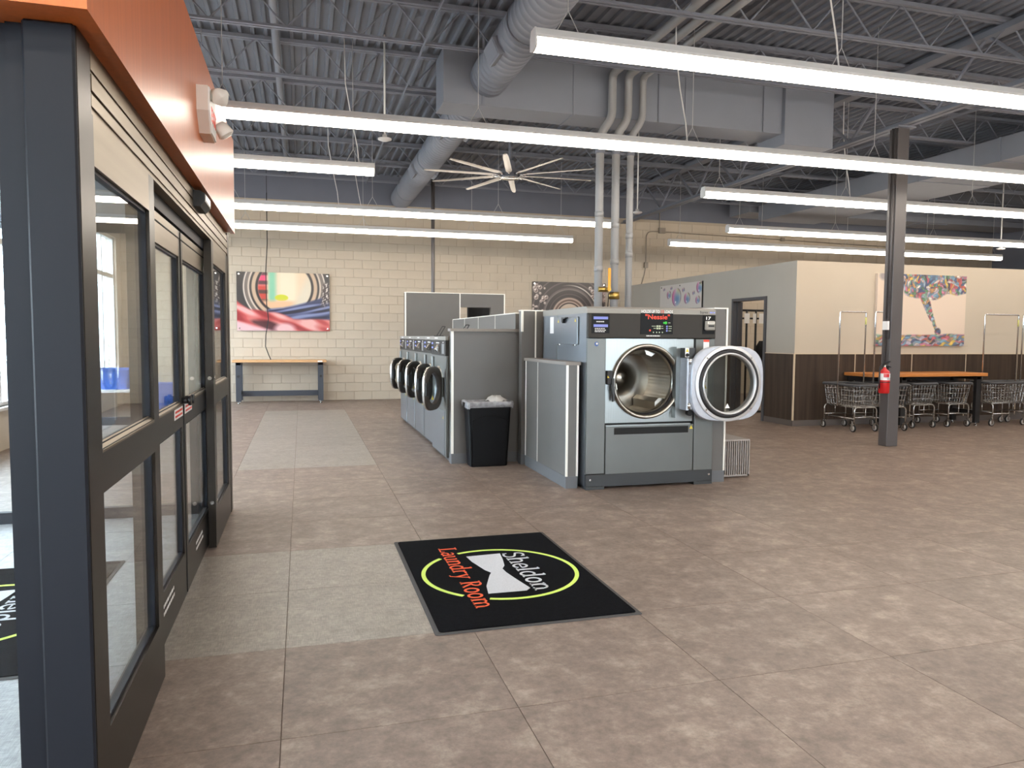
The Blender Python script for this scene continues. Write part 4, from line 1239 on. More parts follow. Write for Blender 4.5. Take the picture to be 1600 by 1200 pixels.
    pl_ = [(-.055, -.09), (.028, -.07), (.028, .07), (-.055, .09), (-.075, 0.03), (-.075, -.03)]
    m.prism(pl_, lambda a, b, d: hpt + dirv * a + e3 * b + nrm * d, .02, .036); m.obj('door_handle', 'black_plastic', dr_)
    q = c - e3 * .13 + dirv * .03 + nrm * .018
    m = MB(); m.add([q - dirv * .032, q + dirv * .032, q + e3 * .05], [(0, 1, 2)]); m.obj('door_sticker', 'yellow_sticker', dr_)
    m = MB(); m.box(xf - .06, xf, yc - .32, yc - .25, zc - .12, zc + .12, c=.01); m.obj('hinge_block', 'washer_grey', r)
    if lid:
        m = MB(); lx = xf + .42
        p0 = Vector((lx, yc + .1, 1.495)); p1 = Vector((lx + .10, yc + .1, 1.66))
        m.cyl(p0, p1, .006, 6); m.cyl(p0 + Vector((.05, 0, 0)), p1 + Vector((.05, 0, 0)), .006, 6); m.cyl(p1, p1 + Vector((.05, 0, 0)), .006, 6)
        m.box(lx - .06, lx + .10, yc - .02, yc + .18, 1.495, 1.512); m.obj('soap_lid_arm', 'dark_steel', r)
    return r
small_washer('small front-loading washer next to the grey end wall, widest of the row', 8.64, .97, 1.65, 1, ang=147)
small_washer('second small washer counting from the black bin, with its door standing open', 9.62, .90, 1.70, 2, lid=True, ang=147)
small_washer('middle washer of the row of five small washers', 10.52, .90, 1.70, 3, ang=147)
small_washer('fourth small washer counting from the black bin', 11.42, .90, 1.70, 4, lid=True, ang=147)
small_washer('small washer at the far end of the row, nearest the back wall', 12.32, .90, 1.70, 5, ang=147)

# ------------------------------------------------------------------ black bin with liner
bn = thing('waste_bin', 'slim black plastic waste bin standing against the grey end wall', 'bin', (2.07, 8.33, 0))
def rrect(cx, cy, hx, hy, z, r=.03, n=5):
    pts = []
    for (sx, sy, a0) in ((1, 1, 0), (-1, 1, 90), (-1, -1, 180), (1, -1, 270)):
        for k in range(n + 1):
            a = math.radians(a0 + 90 * k / n)
            pts.append(Vector((cx + sx * (hx - r) + r * math.cos(a), cy + sy * (hy - r) + r * math.sin(a), z)))
    return pts
m = MB()
cx, cy = 2.075, 8.325
loops(m, [rrect(cx, cy, .215, .105, .0), rrect(cx, cy, .22, .11, .01), rrect(cx, cy, .252, .138, .66), rrect(cx, cy, .252, .138, .70), rrect(cx, cy, .272, .152, .705), rrect(cx, cy, .272, .152, .745), rrect(cx, cy, .262, .142, .748), rrect(cx, cy, .245, .13, .70), rrect(cx, cy, .21, .1, .05)], False, True, True)
m.obj('bin_body', 'bin_black', bn)
arc = [(-.20, .02), (-.212, .52)] + [(-.212 + .424 * k / 12, .52 + .055 * math.sin(PI * k / 12)) for k in range(13)] + [(.212, .52), (.20, .02)]
m = MB(); m.tube([(cx + a * 1.0, cy - .108 - .0425 * (z / .66) - .001, z + .02) for (a, z) in arc], .005, 6); m.obj('front_rib', 'bin_black', bn)
m = MB(); m.box(cx - .285, cx - .262, cy - .05, cy + .05, .69, .745, c=.008); m.obj('bin_handle', 'bin_black', bn)
m = MB(); m.box(cx + .262, cx + .285, cy - .05, cy + .05, .69, .745, c=.008); m.obj('bin_handle', 'bin_black', bn)
lr = random.Random(5)
def crumple(ring, a):
    return [p + Vector((lr.uniform(-a, a), lr.uniform(-a, a), lr.uniform(-a, a))) for p in ring]
m = MB()
n_ = 12
rings = [crumple(rrect(cx, cy, .276, .156, .70, .04, n_), .008), crumple(rrect(cx, cy, .279, .159, .73, .04, n_), .005), crumple(rrect(cx, cy, .277, .157, .755, .04, n_), .004), crumple(rrect(cx, cy, .25, .13, .76, .04, n_), .006), crumple(rrect(cx, cy, .235, .12, .66, .04, n_), .01)]
for p in rings[0]:
    p.z += .022 * math.sin(p.x * 23 + p.y * 17)
loops(m, rings, True)
m.obj('bin_liner', 'bag_plastic', bn)
m = MB()
rings = []
for (k, rr, z) in ((0, 1.0, .752), (1, .75, .778), (2, .4, .80), (3, .1, .806)):
    rings.append([Vector((cx + .10 + rr * .13 * math.cos(2 * PI * q / 20) + lr.uniform(-.008, .008), cy + rr * .10 * math.sin(2 * PI * q / 20), z + lr.uniform(-.02, .02))) for q in range(20)])
loops(m, rings, True, False, True); m.obj('liner_bunch', 'white_cloth', bn)

# ------------------------------------------------------------------ slatted box beside the large washer
sb = thing('slatted_bench', 'low grey slatted bench beside the large washer', 'bench', (4.46, 7.5, 0))
m = MB(); sx0, sx1, sy0, sy1 = 4.275, 4.655, 6.93, 8.2
for x in np.arange(sx0 + .012, sx1, .0262):
    bx('slat', 'slat_grey', sb, x - .0058, x + .0058, sy0, sy0 + .02, .03, .395)
for y in np.arange(sy0 + .03, sy1, .0524):
    bx('slat', 'slat_grey', sb, sx1 - .02, sx1, y - .011, y + .011, .03, .395)
for x in np.arange(sx0 + .012, sx1, .0262):
    bx('slat', 'slat_grey', sb, x - .009, x + .009, sy0 + .02, sy1, .395, .41)
m = MB(); m.box(sx0, sx1, sy0, sy0 + .02, .395, .412); m.box(sx0, sx1, sy0, sy0 + .02, .012, .03); m.box(sx1 - .02, sx1, sy0, sy1, .012, .03); m.box(sx0, sx1, sy0 + .02, sy0 + .03, .13, .145); m.box(sx0, sx1, sy0 + .02, sy0 + .03, .29, .305)
m.obj('frame', 'slat_grey', sb)
bx('gap_shade_box', 'rubber', sb, sx0, sx1 - .05, sy0 + .06, sy1, 0, .36)  # black backing stands in for the shade between the slats
# ------------------------------------------------------------------ column with fire extinguisher
cl = thing('steel_column', 'dark painted square steel column standing before the wire carts', 'column', (7.945, 8.50, 0))
m = MB(); m.box(7.862, 8.052, 8.44, 8.60, 0, 4.40, c=.006); m.obj('shaft', 'column_paint', cl)
m = MB(); m.cyl((7.84, 8.47, 1.5), (7.84, 8.47, 4.4), .012, 8); m.cyl((7.84, 8.52, .9), (7.84, 8.52, 4.4), .014, 8); m.obj('conduit_run', 'column_paint', cl)
bx('outlet_plate', 'white_housing', cl, 7.80, 7.835, 8.44, 8.53, 1.63, 1.75)
bx('cap_plate', 'steel_paint', cl, 7.80, 8.10, 8.38, 8.66, 4.38, 4.40)
fe = thing('fire_extinguisher', 'red fire extinguisher hanging on the dark column', 'extinguisher', (7.77, 8.42, .75))
ex0, ey0 = 7.775, 8.43
m = MB(); m.lathe((ex0, ey0, .75), (0, 0, 1), [(0, 0), (.062, 0), (.072, .012), (.072, .27), (.062, .305), (.03, .335), (.02, .345), (.02, .36), (0, .36)], 28); m.obj('cylinder_body', 'extinguisher_red', fe)
m = MB(); m.lathe((ex0, ey0, .75), (0, 0, 1), [(.0725, .185), (.0728, .19), (.0728, .272), (.0725, .277)], 28); lb = m.obj('label_sleeve', 'white_print', fe)
m = MB()
for k in range(7):
    a0 = math.radians(-140 + k * 9); a1 = math.radians(-140 + (k + 1) * 9)
    m.add([(ex0 + .0735 * math.cos(a), ey0 + .0735 * math.sin(a), .75 + z) for a, z in ((a0, .225), (a1, .225), (a1, .273), (a0, .273))], [(0, 1, 2, 3)])
m.obj('label_red_block', 'extinguisher_red', lb)
m = MB(); marks(m, (ex0 - .02, ey0 - .074, .75 + .192), (1, 0, 0), (0, 0, 1), .06, .03, 2, 5, seed=2); m.obj('label_print', 'black_print', lb)
m = MB(); m.lathe((ex0, ey0, .75), (0, 0, 1), [(.0725, .15), (.0732, .152), (.0732, .158), (.0725, .16)], 28); m.obj('strap', 'black_print', fe)
m = MB(); m.cyl((ex0, ey0, 1.10), (ex0, ey0, 1.14), .018, 10); m.box(ex0 - .02, ex0 + .07, ey0 - .012, ey0 + .012, 1.135, 1.15); m.obj('valve', 'satin_chrome', fe)
m = MB(); m.prism([(-.04, 1.15), (.09, 1.185), (.085, 1.20), (-.04, 1.165)], lambda a, b, d: (ex0 + a, d, b), ey0 - .01, ey0 + .01); m.prism([(0, 1.14), (.10, 1.105), (.105, 1.115), (0, 1.155)], lambda a, b, d: (ex0 + a, d, b), ey0 - .01, ey0 + .01); m.obj('lever', 'black_plastic', fe)
m = MB(); m.tube(bend([(ex0 - .01, ey0, 1.14), (ex0 - .08, ey0, 1.13), (ex0 - .085, ey0, .95), (ex0 - .078, ey0, .82)], .05), .009, 8); m.obj('hose', 'black_plastic', fe)
m = MB(); m.box(7.80, 7.862, 8.45, 8.50, 1.0, 1.13); m.obj('bracket', 'dark_steel', fe)

# ------------------------------------------------------------------ worktables
def bench(name, label, cat, x0, x1, y0, y1, top, th, wood, steel, leg_w=.09, inset=.07, feet=True, knobs=True, stretcher=.1, zs=.22, zs2=None, lx=None):
    b = thing(name, label, cat, ((x0 + x1) / 2, (y0 + y1) / 2, 0))
    bx('table_top', wood, b, x0, x1, y0, y1, top - th, top, c=.006)
    for x in (lx or (x0 + inset, x1 - inset - leg_w)):
        for y in (y0 + .06, y1 - .06 - .06):
            g_ = bx('leg', steel, b, x, x + leg_w, y, y + .06, .05, top - th)
            m = MB(); m.cyl((x + leg_w / 2, y + .03, 0), (x + leg_w / 2, y + .03, .015), .032, 14); m.cyl((x + leg_w / 2, y + .03, .015), (x + leg_w / 2, y + .03, .06), .012, 8); m.obj('levelling_foot', 'chrome', g_)
            if knobs and y < (y0 + y1) / 2:
                m = MB(); m.cyl((x + leg_w / 2, y, .60), (x + leg_w / 2, y - .03, .60), .028, 12); m.obj('adjust_knob', 'black_plastic', g_)
        bx('side_rail', steel, b, x + .01, x + leg_w - .01, y0 + .12, y1 - .12, zs - .02, zs + .05)
        bx('top_rail', steel, b, x + .01, x + leg_w - .01, y0 + .06, y1 - .06, top - th - .06, top - th)
    if zs2 is not None:
        bx('apron', steel, b, x0 + .05, x1 - .05, y1 - .05, y1 - .02, zs2, top - th)
    else:
        bx('stretcher', steel, b, x0 + inset + leg_w, x1 - inset - leg_w, y1 - .2, y1 - .16, stretcher, stretcher + .12)
    return b
wk = bench('workbench', 'wood-topped grey steel workbench against the back wall', 'table', -1.45, .53, 16.93, 17.53, .955, .05, 'bench_wood', 'bench_steel', leg_w=.11, stretcher=.14)
bx('corner_label', 'white_print', wk, .34, .44, 16.928, 16.9295, .912, .945)
bench('folding_table', 'long orange-brown wood table standing over the wire carts', 'table', 9.05, 11.49, 10.08, 10.74, .925, .055, 'table_wood', 'dark_steel', leg_w=.10, inset=.10, knobs=False, zs2=.78, lx=(9.71, 11.31))

# hanging black cord in front of the back wall
m = MB(); m.tube([(-.70, 17.2, 4.6), (-.70, 17.2, 3.5), (-.74, 17.25, 2.9), (-.735, 17.3, 2.2), (-.70, 17.3, 1.85), (-.76, 17.3, 1.5), (-.77, 17.28, 1.25), (-.70, 17.26, 1.05), (-.66, 17.24, .96)], .010, 7)
m.cyl((-.70, 17.2, 4.6), (-.70, 17.2, ZD - .03), .006, 6)
cdp = m.obj('dangling_cable', 'black_cable'); tag(cdp, 'thin black cord dangling in front of the red and blue laundry poster', 'cord')
# ------------------------------------------------------------------ posters and canvas
def noise2(u, v, seed=0, f=1.0):
    rs = np.random.RandomState(seed)
    out = np.zeros_like(u)
    for k in range(7):
        a = rs.uniform(0, 2 * PI); fr = f * rs.uniform(.6, 1.9)
        out += np.sin((u * math.cos(a) + v * math.sin(a)) * fr * 6.28 + rs.uniform(0, 6.28))
    return out / 7
def printed(name, nx, ny, place, fn, m, parent, aspect):
    uu, vv = np.meshgrid(np.linspace(0, aspect, nx), np.linspace(0, 1, ny))
    rgb = fn(uu, vv)
    rgb = np.clip(rgb * .93, 0, 255) / 255.0
    rgb = np.where(rgb <= .04045, rgb / 12.92, ((rgb + .055) / 1.055) ** 2.4)
    off = LOC[parent.name]
    verts = [tuple(np.array(place(u / aspect, v)) - off) for u, v in zip(uu.ravel(), vv.ravel())]
    faces = [(j * nx + i, j * nx + i + 1, (j + 1) * nx + i + 1, (j + 1) * nx + i) for j in range(ny - 1) for i in range(nx - 1)]
    me = bpy.data.meshes.new(name); me.from_pydata(verts, [], faces)
    ca = me.color_attributes.new('print', 'FLOAT_COLOR', 'POINT')
    c4 = np.ones((nx * ny, 4)); c4[:, :3] = rgb.reshape(-1, 3)
    ca.data.foreach_set('color', c4.ravel().astype(np.float32))
    me.materials.append(MATS[m]); me.update()
    o = bpy.data.objects.new(name, me); COL.objects.link(o); o.parent = parent
    LOC[o.name] = off
    return o
def put(rgb, mask, col, a=1.0):
    w = (np.clip(mask, 0, 1) * a)[..., None]
    return rgb * (1 - w) + np.array(col, float) * w
def sm(x, e=.01):
    return np.clip(x / e * .5 + .5, 0, 1)
def fn_drum(u, v):
    d = np.hypot((u - .785) * .98, v - .745)
    rgb = np.full(u.shape + (3,), 58.0) * np.array([1, .95, .93])
    for (r0, r1, c) in ((.645, .67, (235, 220, 205)), (.60, .645, (120, 108, 100)), (.565, .60, (214, 196, 178)), (.535, .565, (52, 46, 44)), (.47, .535, (205, 176, 148)), (.43, .47, (44, 38, 38))):
        rgb = put(rgb, sm(d - r0) * sm(r1 - d), c)
    ins = sm(.43 - d)
    rgb = put(rgb, ins, (238, 212, 178))
    rgb = put(rgb, ins * sm(.49 - u, .02) * sm(v - .78, .05), (232, 70, 110))
    rgb = put(rgb, ins * sm(.49 - u, .02) * sm(.78 - v, .03), (206, 72, 60))
    rgb = put(rgb, ins * sm(.5 - u, .02) * sm(np.sin(v * 40) - .3, .4), (60, 50, 48), .8)
    rgb = put(rgb, ins * sm(u - .52, .03) * sm(.64 - u, .04), (140, 205, 170))
    rgb = put(rgb, ins * sm(u - .68, .05) * sm(.98 - u, .05), (246, 228, 198))
    rgb = put(rgb, ins * sm(.11 - np.hypot(u - .73, (v - .57) * 2.0), .01), (206, 208, 50))
    rgb = put(rgb, ins * sm(.52 - v + .02 * noise2(u, v, 3, 3), .03), (232, 188, 148))
    rgb = put(rgb, ins * sm(u - 1.0 + (.6 - v) * .5, .06), (226, 214, 190))
    # blue cloth
    yb = .40 + .30 * np.clip(u - .75, 0, 2) ** 1.25 - .10 * np.clip(.8 - u, 0, 1)
    blue = sm(yb - v, .02) * sm(u - .50 + (.36 - v) * .2, .05)
    streak = noise2(u * 1.0 - v * 1.6, v * 6 - u * 1.2, 5, 1.5)
    rgb = put(rgb, blue, (52, 58, 96))
    rgb = put(rgb, blue * sm(streak - .12, .25), (150, 160, 200), .8)
    rgb = put(rgb, blue * sm(-streak - .2, .25), (24, 26, 44), .9)
    # dark feathery cloth top right
    fe_ = sm(u - 1.40 - .10 * (v - .5), .03) * sm(.84 - v, .03) * sm(v - .44 - .1 * noise2(u, v, 9, 3), .06)
    rgb = put(rgb, fe_, (70, 58, 56)); rgb = put(rgb, fe_ * sm(noise2(u * 3 + v * 2, v * 4 - u * 2, 8, 4) - .15, .2), (225, 215, 205))
    # red cloth
    yr = .56 - .52 * np.clip(u, 0, .5) ** .8 + .12 * np.sin((u - .2) * 4.2) * (u > .2) - .02 * u
    red = sm(yr - .05 - v, .02)
    red = np.maximum(red, sm(.20 - v - .02 * noise2(u, v, 2, 2), .02))
    st2 = noise2(u * 1.4 + v * 1.2, v * 4 + u, 12, 1.2)
    rgb = put(rgb, red, (206, 92, 88))
    rgb = put(rgb, red * sm(st2 - .15, .25), (240, 190, 186), .85)
    rgb = put(rgb, red * sm(-st2 - .22, .2), (150, 44, 48), .9)
    dk = sm(.16 - np.abs((u - .5) * .45 + (v - .10) * .9) * 1.9, .05) * sm(u - .22, .05) * sm(.75 - u, .05) * sm(.18 - v, .03)
    rgb = put(rgb, dk, (70, 34, 40), .9)
    rgb = put(rgb, sm(.16 - v - .28 * u, .03), (226, 186, 190))
    rgb = put(rgb, sm(.10 - np.hypot((u - .78) * .6, v - .03), .03), (236, 190, 192))
    return rgb
def fn_bubble_drum(u, v):
    d = np.hypot(u - .77, v - .34)
    rgb = np.ones(u.shape + (3,)) * np.array([74, 66, 64])
    rgb = put(rgb, sm(np.abs(np.sin(d * 26)) - .96, .06) * sm(d - .42), (120, 108, 104))
    rgb = put(rgb, sm(.012 - np.abs(d - .52), .004), (130, 120, 115)); rgb = put(rgb, sm(.010 - np.abs(d - .60), .004) * sm(u - .8, .2), (226, 216, 206))
    for (r0, r1, c) in ((.32, .36, (205, 180, 164)), (.29, .32, (120, 96, 86)), (.26, .29, (214, 188, 170)), (.24, .26, (50, 42, 42))):
        rgb = put(rgb, sm(d - r0) * sm(r1 - d), c)
    ins = sm(.24 - d)
    rgb = put(rgb, ins, (226, 206, 186)); rgb = put(rgb, ins * sm(.36 - v, .02), (220, 190, 160))
    rgb = put(rgb, ins * sm(u - .90, .01) * sm(.38 - v, .02), (196, 116, 70))
    rgb = put(rgb, ins * sm(.04 - np.hypot((u - .66) * .7, (v - .39) * 2), .01), (90, 70, 56))
    rs = np.random.RandomState(3)
    for k in range(80):
        side = k % 2
        cu = rs.uniform(.0, .30) if side else rs.uniform(1.18, 1.54)
        cv = rs.uniform(0, 1); r = rs.uniform(.012, .045)
        e = np.hypot(u - cu, v - cv)
        rgb = put(rgb, sm(r - e, .006), (110, 92, 88)); rgb = put(rgb, sm(.007 - np.abs(e - r * .85), .006), (214, 196, 186)); rgb = put(rgb, sm(r * .4 - np.hypot(u - cu + r * .3, v - cv - r * .3), .006), (240, 230, 222))
    rgb = put(rgb, sm(noise2(u, v, 22, 3) - .25, .15) * sm(u - 1.25, .08), (196, 164, 152), .6)
    return rgb
def fn_bubbles(u, v):
    rgb = np.ones(u.shape + (3,)) * np.array([206, 200, 192])
    for (cu, cv, r) in ((.36, .84, .055), (.78, .60, .16), (.98, .86, .06), (1.42, .48, .36), (1.98, .74, .08), (2.28, .40, .22), (2.78, .58, .07), (3.22, .78, .22), (3.10, .30, .15)):
        e = np.hypot(u - cu, v - cv)
        ins = sm(r - e, .03)
        rgb = put(rgb, ins, (214, 216, 212), .7)
        rgb = put(rgb, ins * sm(-(u - cu) - r * .35, r * .4), (206, 96, 146), .85)
        rgb = put(rgb, ins * sm(r * .62 - np.hypot(u - cu - r * .15, v - cv + r * .25), r * .4), (92, 130, 172), .85)
        rgb = put(rgb, ins * sm(v - cv - r * .45, r * .3) * sm(u - cu - r * .1, r * .3), (176, 168, 96), .6)
        rgb = put(rgb, sm(.02 - np.abs(e - r), .015) * sm(np.sin(np.arctan2(v - cv, u - cu) * 2 + 1) + .2, .6), (96, 60, 80), .8)
        rgb = put(rgb, sm(r * .12 - np.hypot(u - cu + r * .2, v - cv + r * .55), .01), (245, 245, 245))
    return rgb
def fn_clothes(u, v):
    rgb = np.ones(u.shape + (3,)) * np.array([228, 208, 188])
    rs = np.random.RandomState(11)
    pal = np.array([(64, 110, 160), (38, 60, 110), (200, 70, 90), (228, 150, 80), (232, 200, 190), (240, 190, 60), (60, 130, 80), (150, 190, 220), (226, 110, 150), (240, 228, 214), (40, 40, 52), (180, 170, 200), (90, 150, 190), (200, 60, 50), (120, 180, 150)])
    M = 760
    cu = rs.uniform(-.05, 1.6, M); cv = rs.uniform(-.05, 1.05, M); ci_ = rs.randint(0, len(pal), M); an = rs.uniform(0, PI, M)
    wu = u + .03 * noise2(u, v, 31, 4); wv = v + .03 * noise2(u, v, 32, 4)
    best = np.full(u.shape, 1e9); sec = np.full(u.shape, 1e9); idx = np.zeros(u.shape, int)
    for k in range(M):
        a = an[k] if cv[k] > .3 else an[k] * .12
        du = wu - cu[k]; dv = wv - cv[k]
        p = du * math.cos(a) + dv * math.sin(a); q = -du * math.sin(a) + dv * math.cos(a)
        dd_ = np.hypot(p * .5, q * 1.6)
        new = dd_ < best
        sec = np.where(new, best, np.minimum(sec, dd_)); best = np.where(new, dd_, best); idx = np.where(new, ci_[k], idx)
    cells = pal[idx].astype(float)
    cells = cells * (0.86 + .3 * noise2(u, v, 40, 9))[..., None]
    cells = put(cells, sm(.010 - (sec - best), .008), (34, 34, 48), .4)
    bot = .175 + .02 * noise2(u, v, 5, 3) - .015
    topb = .74 + .05 * noise2(u, v, 6, 2) - .10 * np.exp(-((u - .85) / .25) ** 2)
    left = .30 + (1.0 - v) * .55
    xc = .80 + .26 * np.clip((.74 - v) / .55, 0, 1) ** 1.3
    wd = .10 - .07 * np.clip((.78 - v) / .5, 0, 1)
    stem = sm(wd - np.abs(u - xc), .008) * sm(v - .17)
    mask = np.maximum.reduce([sm(bot - v, .01), sm(v - topb, .012) * sm(u - left + .10 * noise2(u, v, 7, 3), .02), stem, sm(.055 - np.hypot(u - 1.06, v - .20), .01)])
    w = mask[..., None]
    cells = cells * .70 + np.array([240, 228, 216]) * .30
    rgb = rgb * (1 - w) + cells * w
    rgb = put(rgb, sm(.06 - np.hypot((u - .10) * .8, v - .97), .02), (120, 120, 130), .6)
    return rgb
def wall_print(name, label, cat, x0, x1, z0, z1, y, fn, nx, ny, matn, depth, side, studs=True):
    o = thing(name, label, cat, ((x0 + x1) / 2, y, z0))
    bx('board', side, o, x0, x1, y, y + depth, z0, z1)
    printed('printed_face', nx, ny, lambda a, b: (x0 + a * (x1 - x0), y - .0012, z0 + b * (z1 - z0)), fn, matn, o, (x1 - x0) / (z1 - z0))
    if studs:
        for x in (x0 + .05, x1 - .05):
            for z in (z0 + .05, z1 - .05):
                m = MB(); m.cyl((x, y - .001, z), (x, y - .012, z), .018, 12); m.obj('standoff_cap', 'chrome', o)
    return o
wall_print('wall_poster', 'poster of a washer drum with red and blue laundry above the workbench', 'poster', -1.375, .63, 1.60, 2.905, YB - .05, fn_drum, 260, 170, 'print_gloss', .02, 'sign_side')
wall_print('wall_poster', 'dark poster of a washer drum with bubbles behind the tall pipes', 'poster', 5.51, 7.46, 1.60, 2.87, YB - .05, fn_bubble_drum, 240, 160, 'print_gloss', .02, 'sign_side')
wall_print('wall_canvas', 'square-cut canvas of colourful clothes pouring down behind the column', 'painting', 9.69, 11.64, 1.385, 2.65, OY - .06, fn_clothes, 300, 200, 'print_canvas', .055, 'canvas_side', studs=False)
o = thing('bubble_sign', 'white sign with pink and blue soap bubbles on the grey partition wall', 'sign', (OX - .05, 14.76, 2.14))
bx('board', 'sign_side', o, OX - .035, OX - .004, 13.825, 15.69, 2.14, 2.69)
printed('printed_face', 240, 80, lambda a, b: (OX - .0365, 15.69 - a * 1.865, 2.14 + b * .55), fn_bubbles, 'print_gloss', o, 3.39)
for y in (13.90, 14.76, 15.62):
    m = MB(); m.cyl((OX - .036, y, 2.65), (OX - .044, y, 2.65), .016, 10); m.obj('standoff_cap', 'plinth', o)

# ------------------------------------------------------------------ wire laundry carts
def cart_proto(L=.80, W=.475, rack=None):
    """centred on the origin, long side along Y"""
    hx, hy = W / 2, L / 2
    ZR, ZB = .755, .415
    r = thing('laundry_cart', 'x', 'cart', (0, 0, 0), 'wire laundry carts by the wood wall')
    m = MB()
    top = rrect(0, 0, hx, hy, ZR, .07, 4); bot = rrect(0, 0, hx - .025, hy - .07, ZB, .05, 4)
    for t in (0.0, .25, .5, .75, .97):
        m.tube([b_.lerp(t_, t) for b_, t_ in zip(bot, top)], .0055 if t else .007, 5, closed=True)
    def side_pts(ring, n):
        # resample ring
        ln = [0]
        for a, b in zip(ring, ring[1:] + ring[:1]): ln.append(ln[-1] + (b - a).length)
        out = []
        for k in range(n):
            s_ = ln[-1] * k / n
            i = max(j for j in range(len(ring)) if ln[j] <= s_)
            f_ = (s_ - ln[i]) / max(1e-6, ln[i + 1] - ln[i])
            out.append(ring[i].lerp(ring[(i + 1) % len(ring)], f_))
        return out
    for a, b in zip(side_pts(bot, 36), side_pts(top, 36)):
        m.cyl(a, b, .0035, 4, caps=False)
    for x in np.linspace(-hx + .05, hx - .05, 7):
        m.cyl((x, -hy + .08, ZB), (x, hy - .08, ZB), .003, 4, caps=False)
    for y in np.linspace(-hy + .08, hy - .08, 11):
        m.cyl((-hx + .03, y, ZB), (hx - .03, y, ZB), .003, 4, caps=False)
    m.obj('wire_basket', 'cart_wire', r)
    m = MB(); m.tube(rrect(0, 0, hx + .008, hy + .008, ZR, .075, 5), .021, 8, closed=True); m.obj('bumper_rim', 'bumper', r)
    fx_, fy_ = .215, hy - .045
    m = MB()
    for y in (-fy_, fy_):
        m.tube(bend([(-fx_, y, .12), (-fx_, y, ZB - .02), (fx_, y, ZB - .02), (fx_, y, .12)], .06), .0125, 8)
        m.cyl((-fx_, y, .235), (fx_, y, .235), .0095, 6); m.cyl((0, y, .235), (0, y, ZB - .02), .008, 6)
    for x in (-fx_, fx_):
        m.cyl((x, -fy_, .215), (x, fy_, .215), .0095, 6); m.cyl((x * .8, -fy_, ZB - .02), (x * .8, fy_, ZB - .02), .0095, 6)
    m.obj('leg_frame', 'cart_wire', r)
    for x in (-fx_, fx_):
        for y in (-fy_, fy_):
            m = MB(); m.box(x - .02, x + .02, y - .008, y + .03, .118, .135); m.box(x - .021, x - .017, y + .0, y + .045, .04, .12); m.box(x + .017, x + .021, y + .0, y + .045, .04, .12)
            c_ = m.obj('caster', 'satin_chrome', r)
            m = MB(); m.lathe((x, y + .02, .06), (1, 0, 0), [(.048, -.0145), (.06, -.011), (.06, .011), (.048, .0145)], 20); m.obj('tyre', 'rubber', c_)
            m = MB(); m.lathe((x, y + .02, .06), (1, 0, 0), [(0, -.0165), (.047, -.0155), (.047, .0155), (0, .0165)], 20); m.obj('wheel_hub', 'wheel_grey', c_)
    if rack == 'width':
        m = MB(); w2_ = .255
        m.tube(bend([(-w2_, 0, .40), (-w2_, 0, 1.945), (w2_, 0, 1.945), (w2_, 0, .40)], .02), .0125, 8); k_ = m.obj('hanger_rack', 'chrome', r)
        m = MB(); m.cyl((w2_, 0, 1.74), (w2_, 0, 1.86), .0132, 8); m.obj('rack_label', 'pale_label', k_)
    elif rack == 'front':
        m = MB(); w2_ = .255; yo = -.135
        m.tube(bend([(-w2_, yo, .40), (-w2_, yo, 1.945), (w2_, yo, 1.945), (w2_, yo, .40)], .02), .0125, 8); k_ = m.obj('hanger_rack', 'chrome', r)
        m = MB(); m.cyl((w2_, yo, 1.74), (w2_, yo, 1.86), .0132, 8); m.obj('rack_label', 'pale_label', k_)
    elif rack == 'length':
        m = MB(); w2_ = hy - .02
        m.tube(bend([(0, -w2_, .40), (0, -w2_, 1.945), (0, w2_, 1.945), (0, w2_, .40)], .02), .0125, 8); k_ = m.obj('hanger_rack', 'chrome', r)
        m = MB(); m.cyl((0, -w2_, 1.74), (0, -w2_, 1.86), .0132, 8); m.obj('rack_label', 'pale_label', k_)
    return r
cA = cart_proto(rack='width')
cB = cart_proto(rack='front')
cP = cart_proto(L=.72, W=.475, rack=None)
cE = cart_proto(L=.80, W=.475, rack='length')
def place(p, first, x, y, rz, label):
    o = p if first else copy_tree(p)
    o.location = (x, y, 0); o.rotation_euler = (0, 0, math.radians(rz)); o['label'] = label
    return o
place(cA, True, 8.755, 10.22, 0, 'wire laundry cart with a hanging rail left of the column')
place(cB, True, 9.30, 10.18, 0, 'wire laundry cart with a hanging rail half hidden behind the column')
place(cP, True, 10.13, 10.39, 0, 'low wire cart under the wood table next to the column')
place(cP, False, 10.87, 10.39, 0, 'low wire cart under the right half of the wood table')
place(cE, True, 11.92, 10.24, 90, 'wire laundry cart with a hanging rail beside the right table leg')
place(cE, False, 12.79, 10.24, 90, 'wire laundry cart at the right edge of the picture')

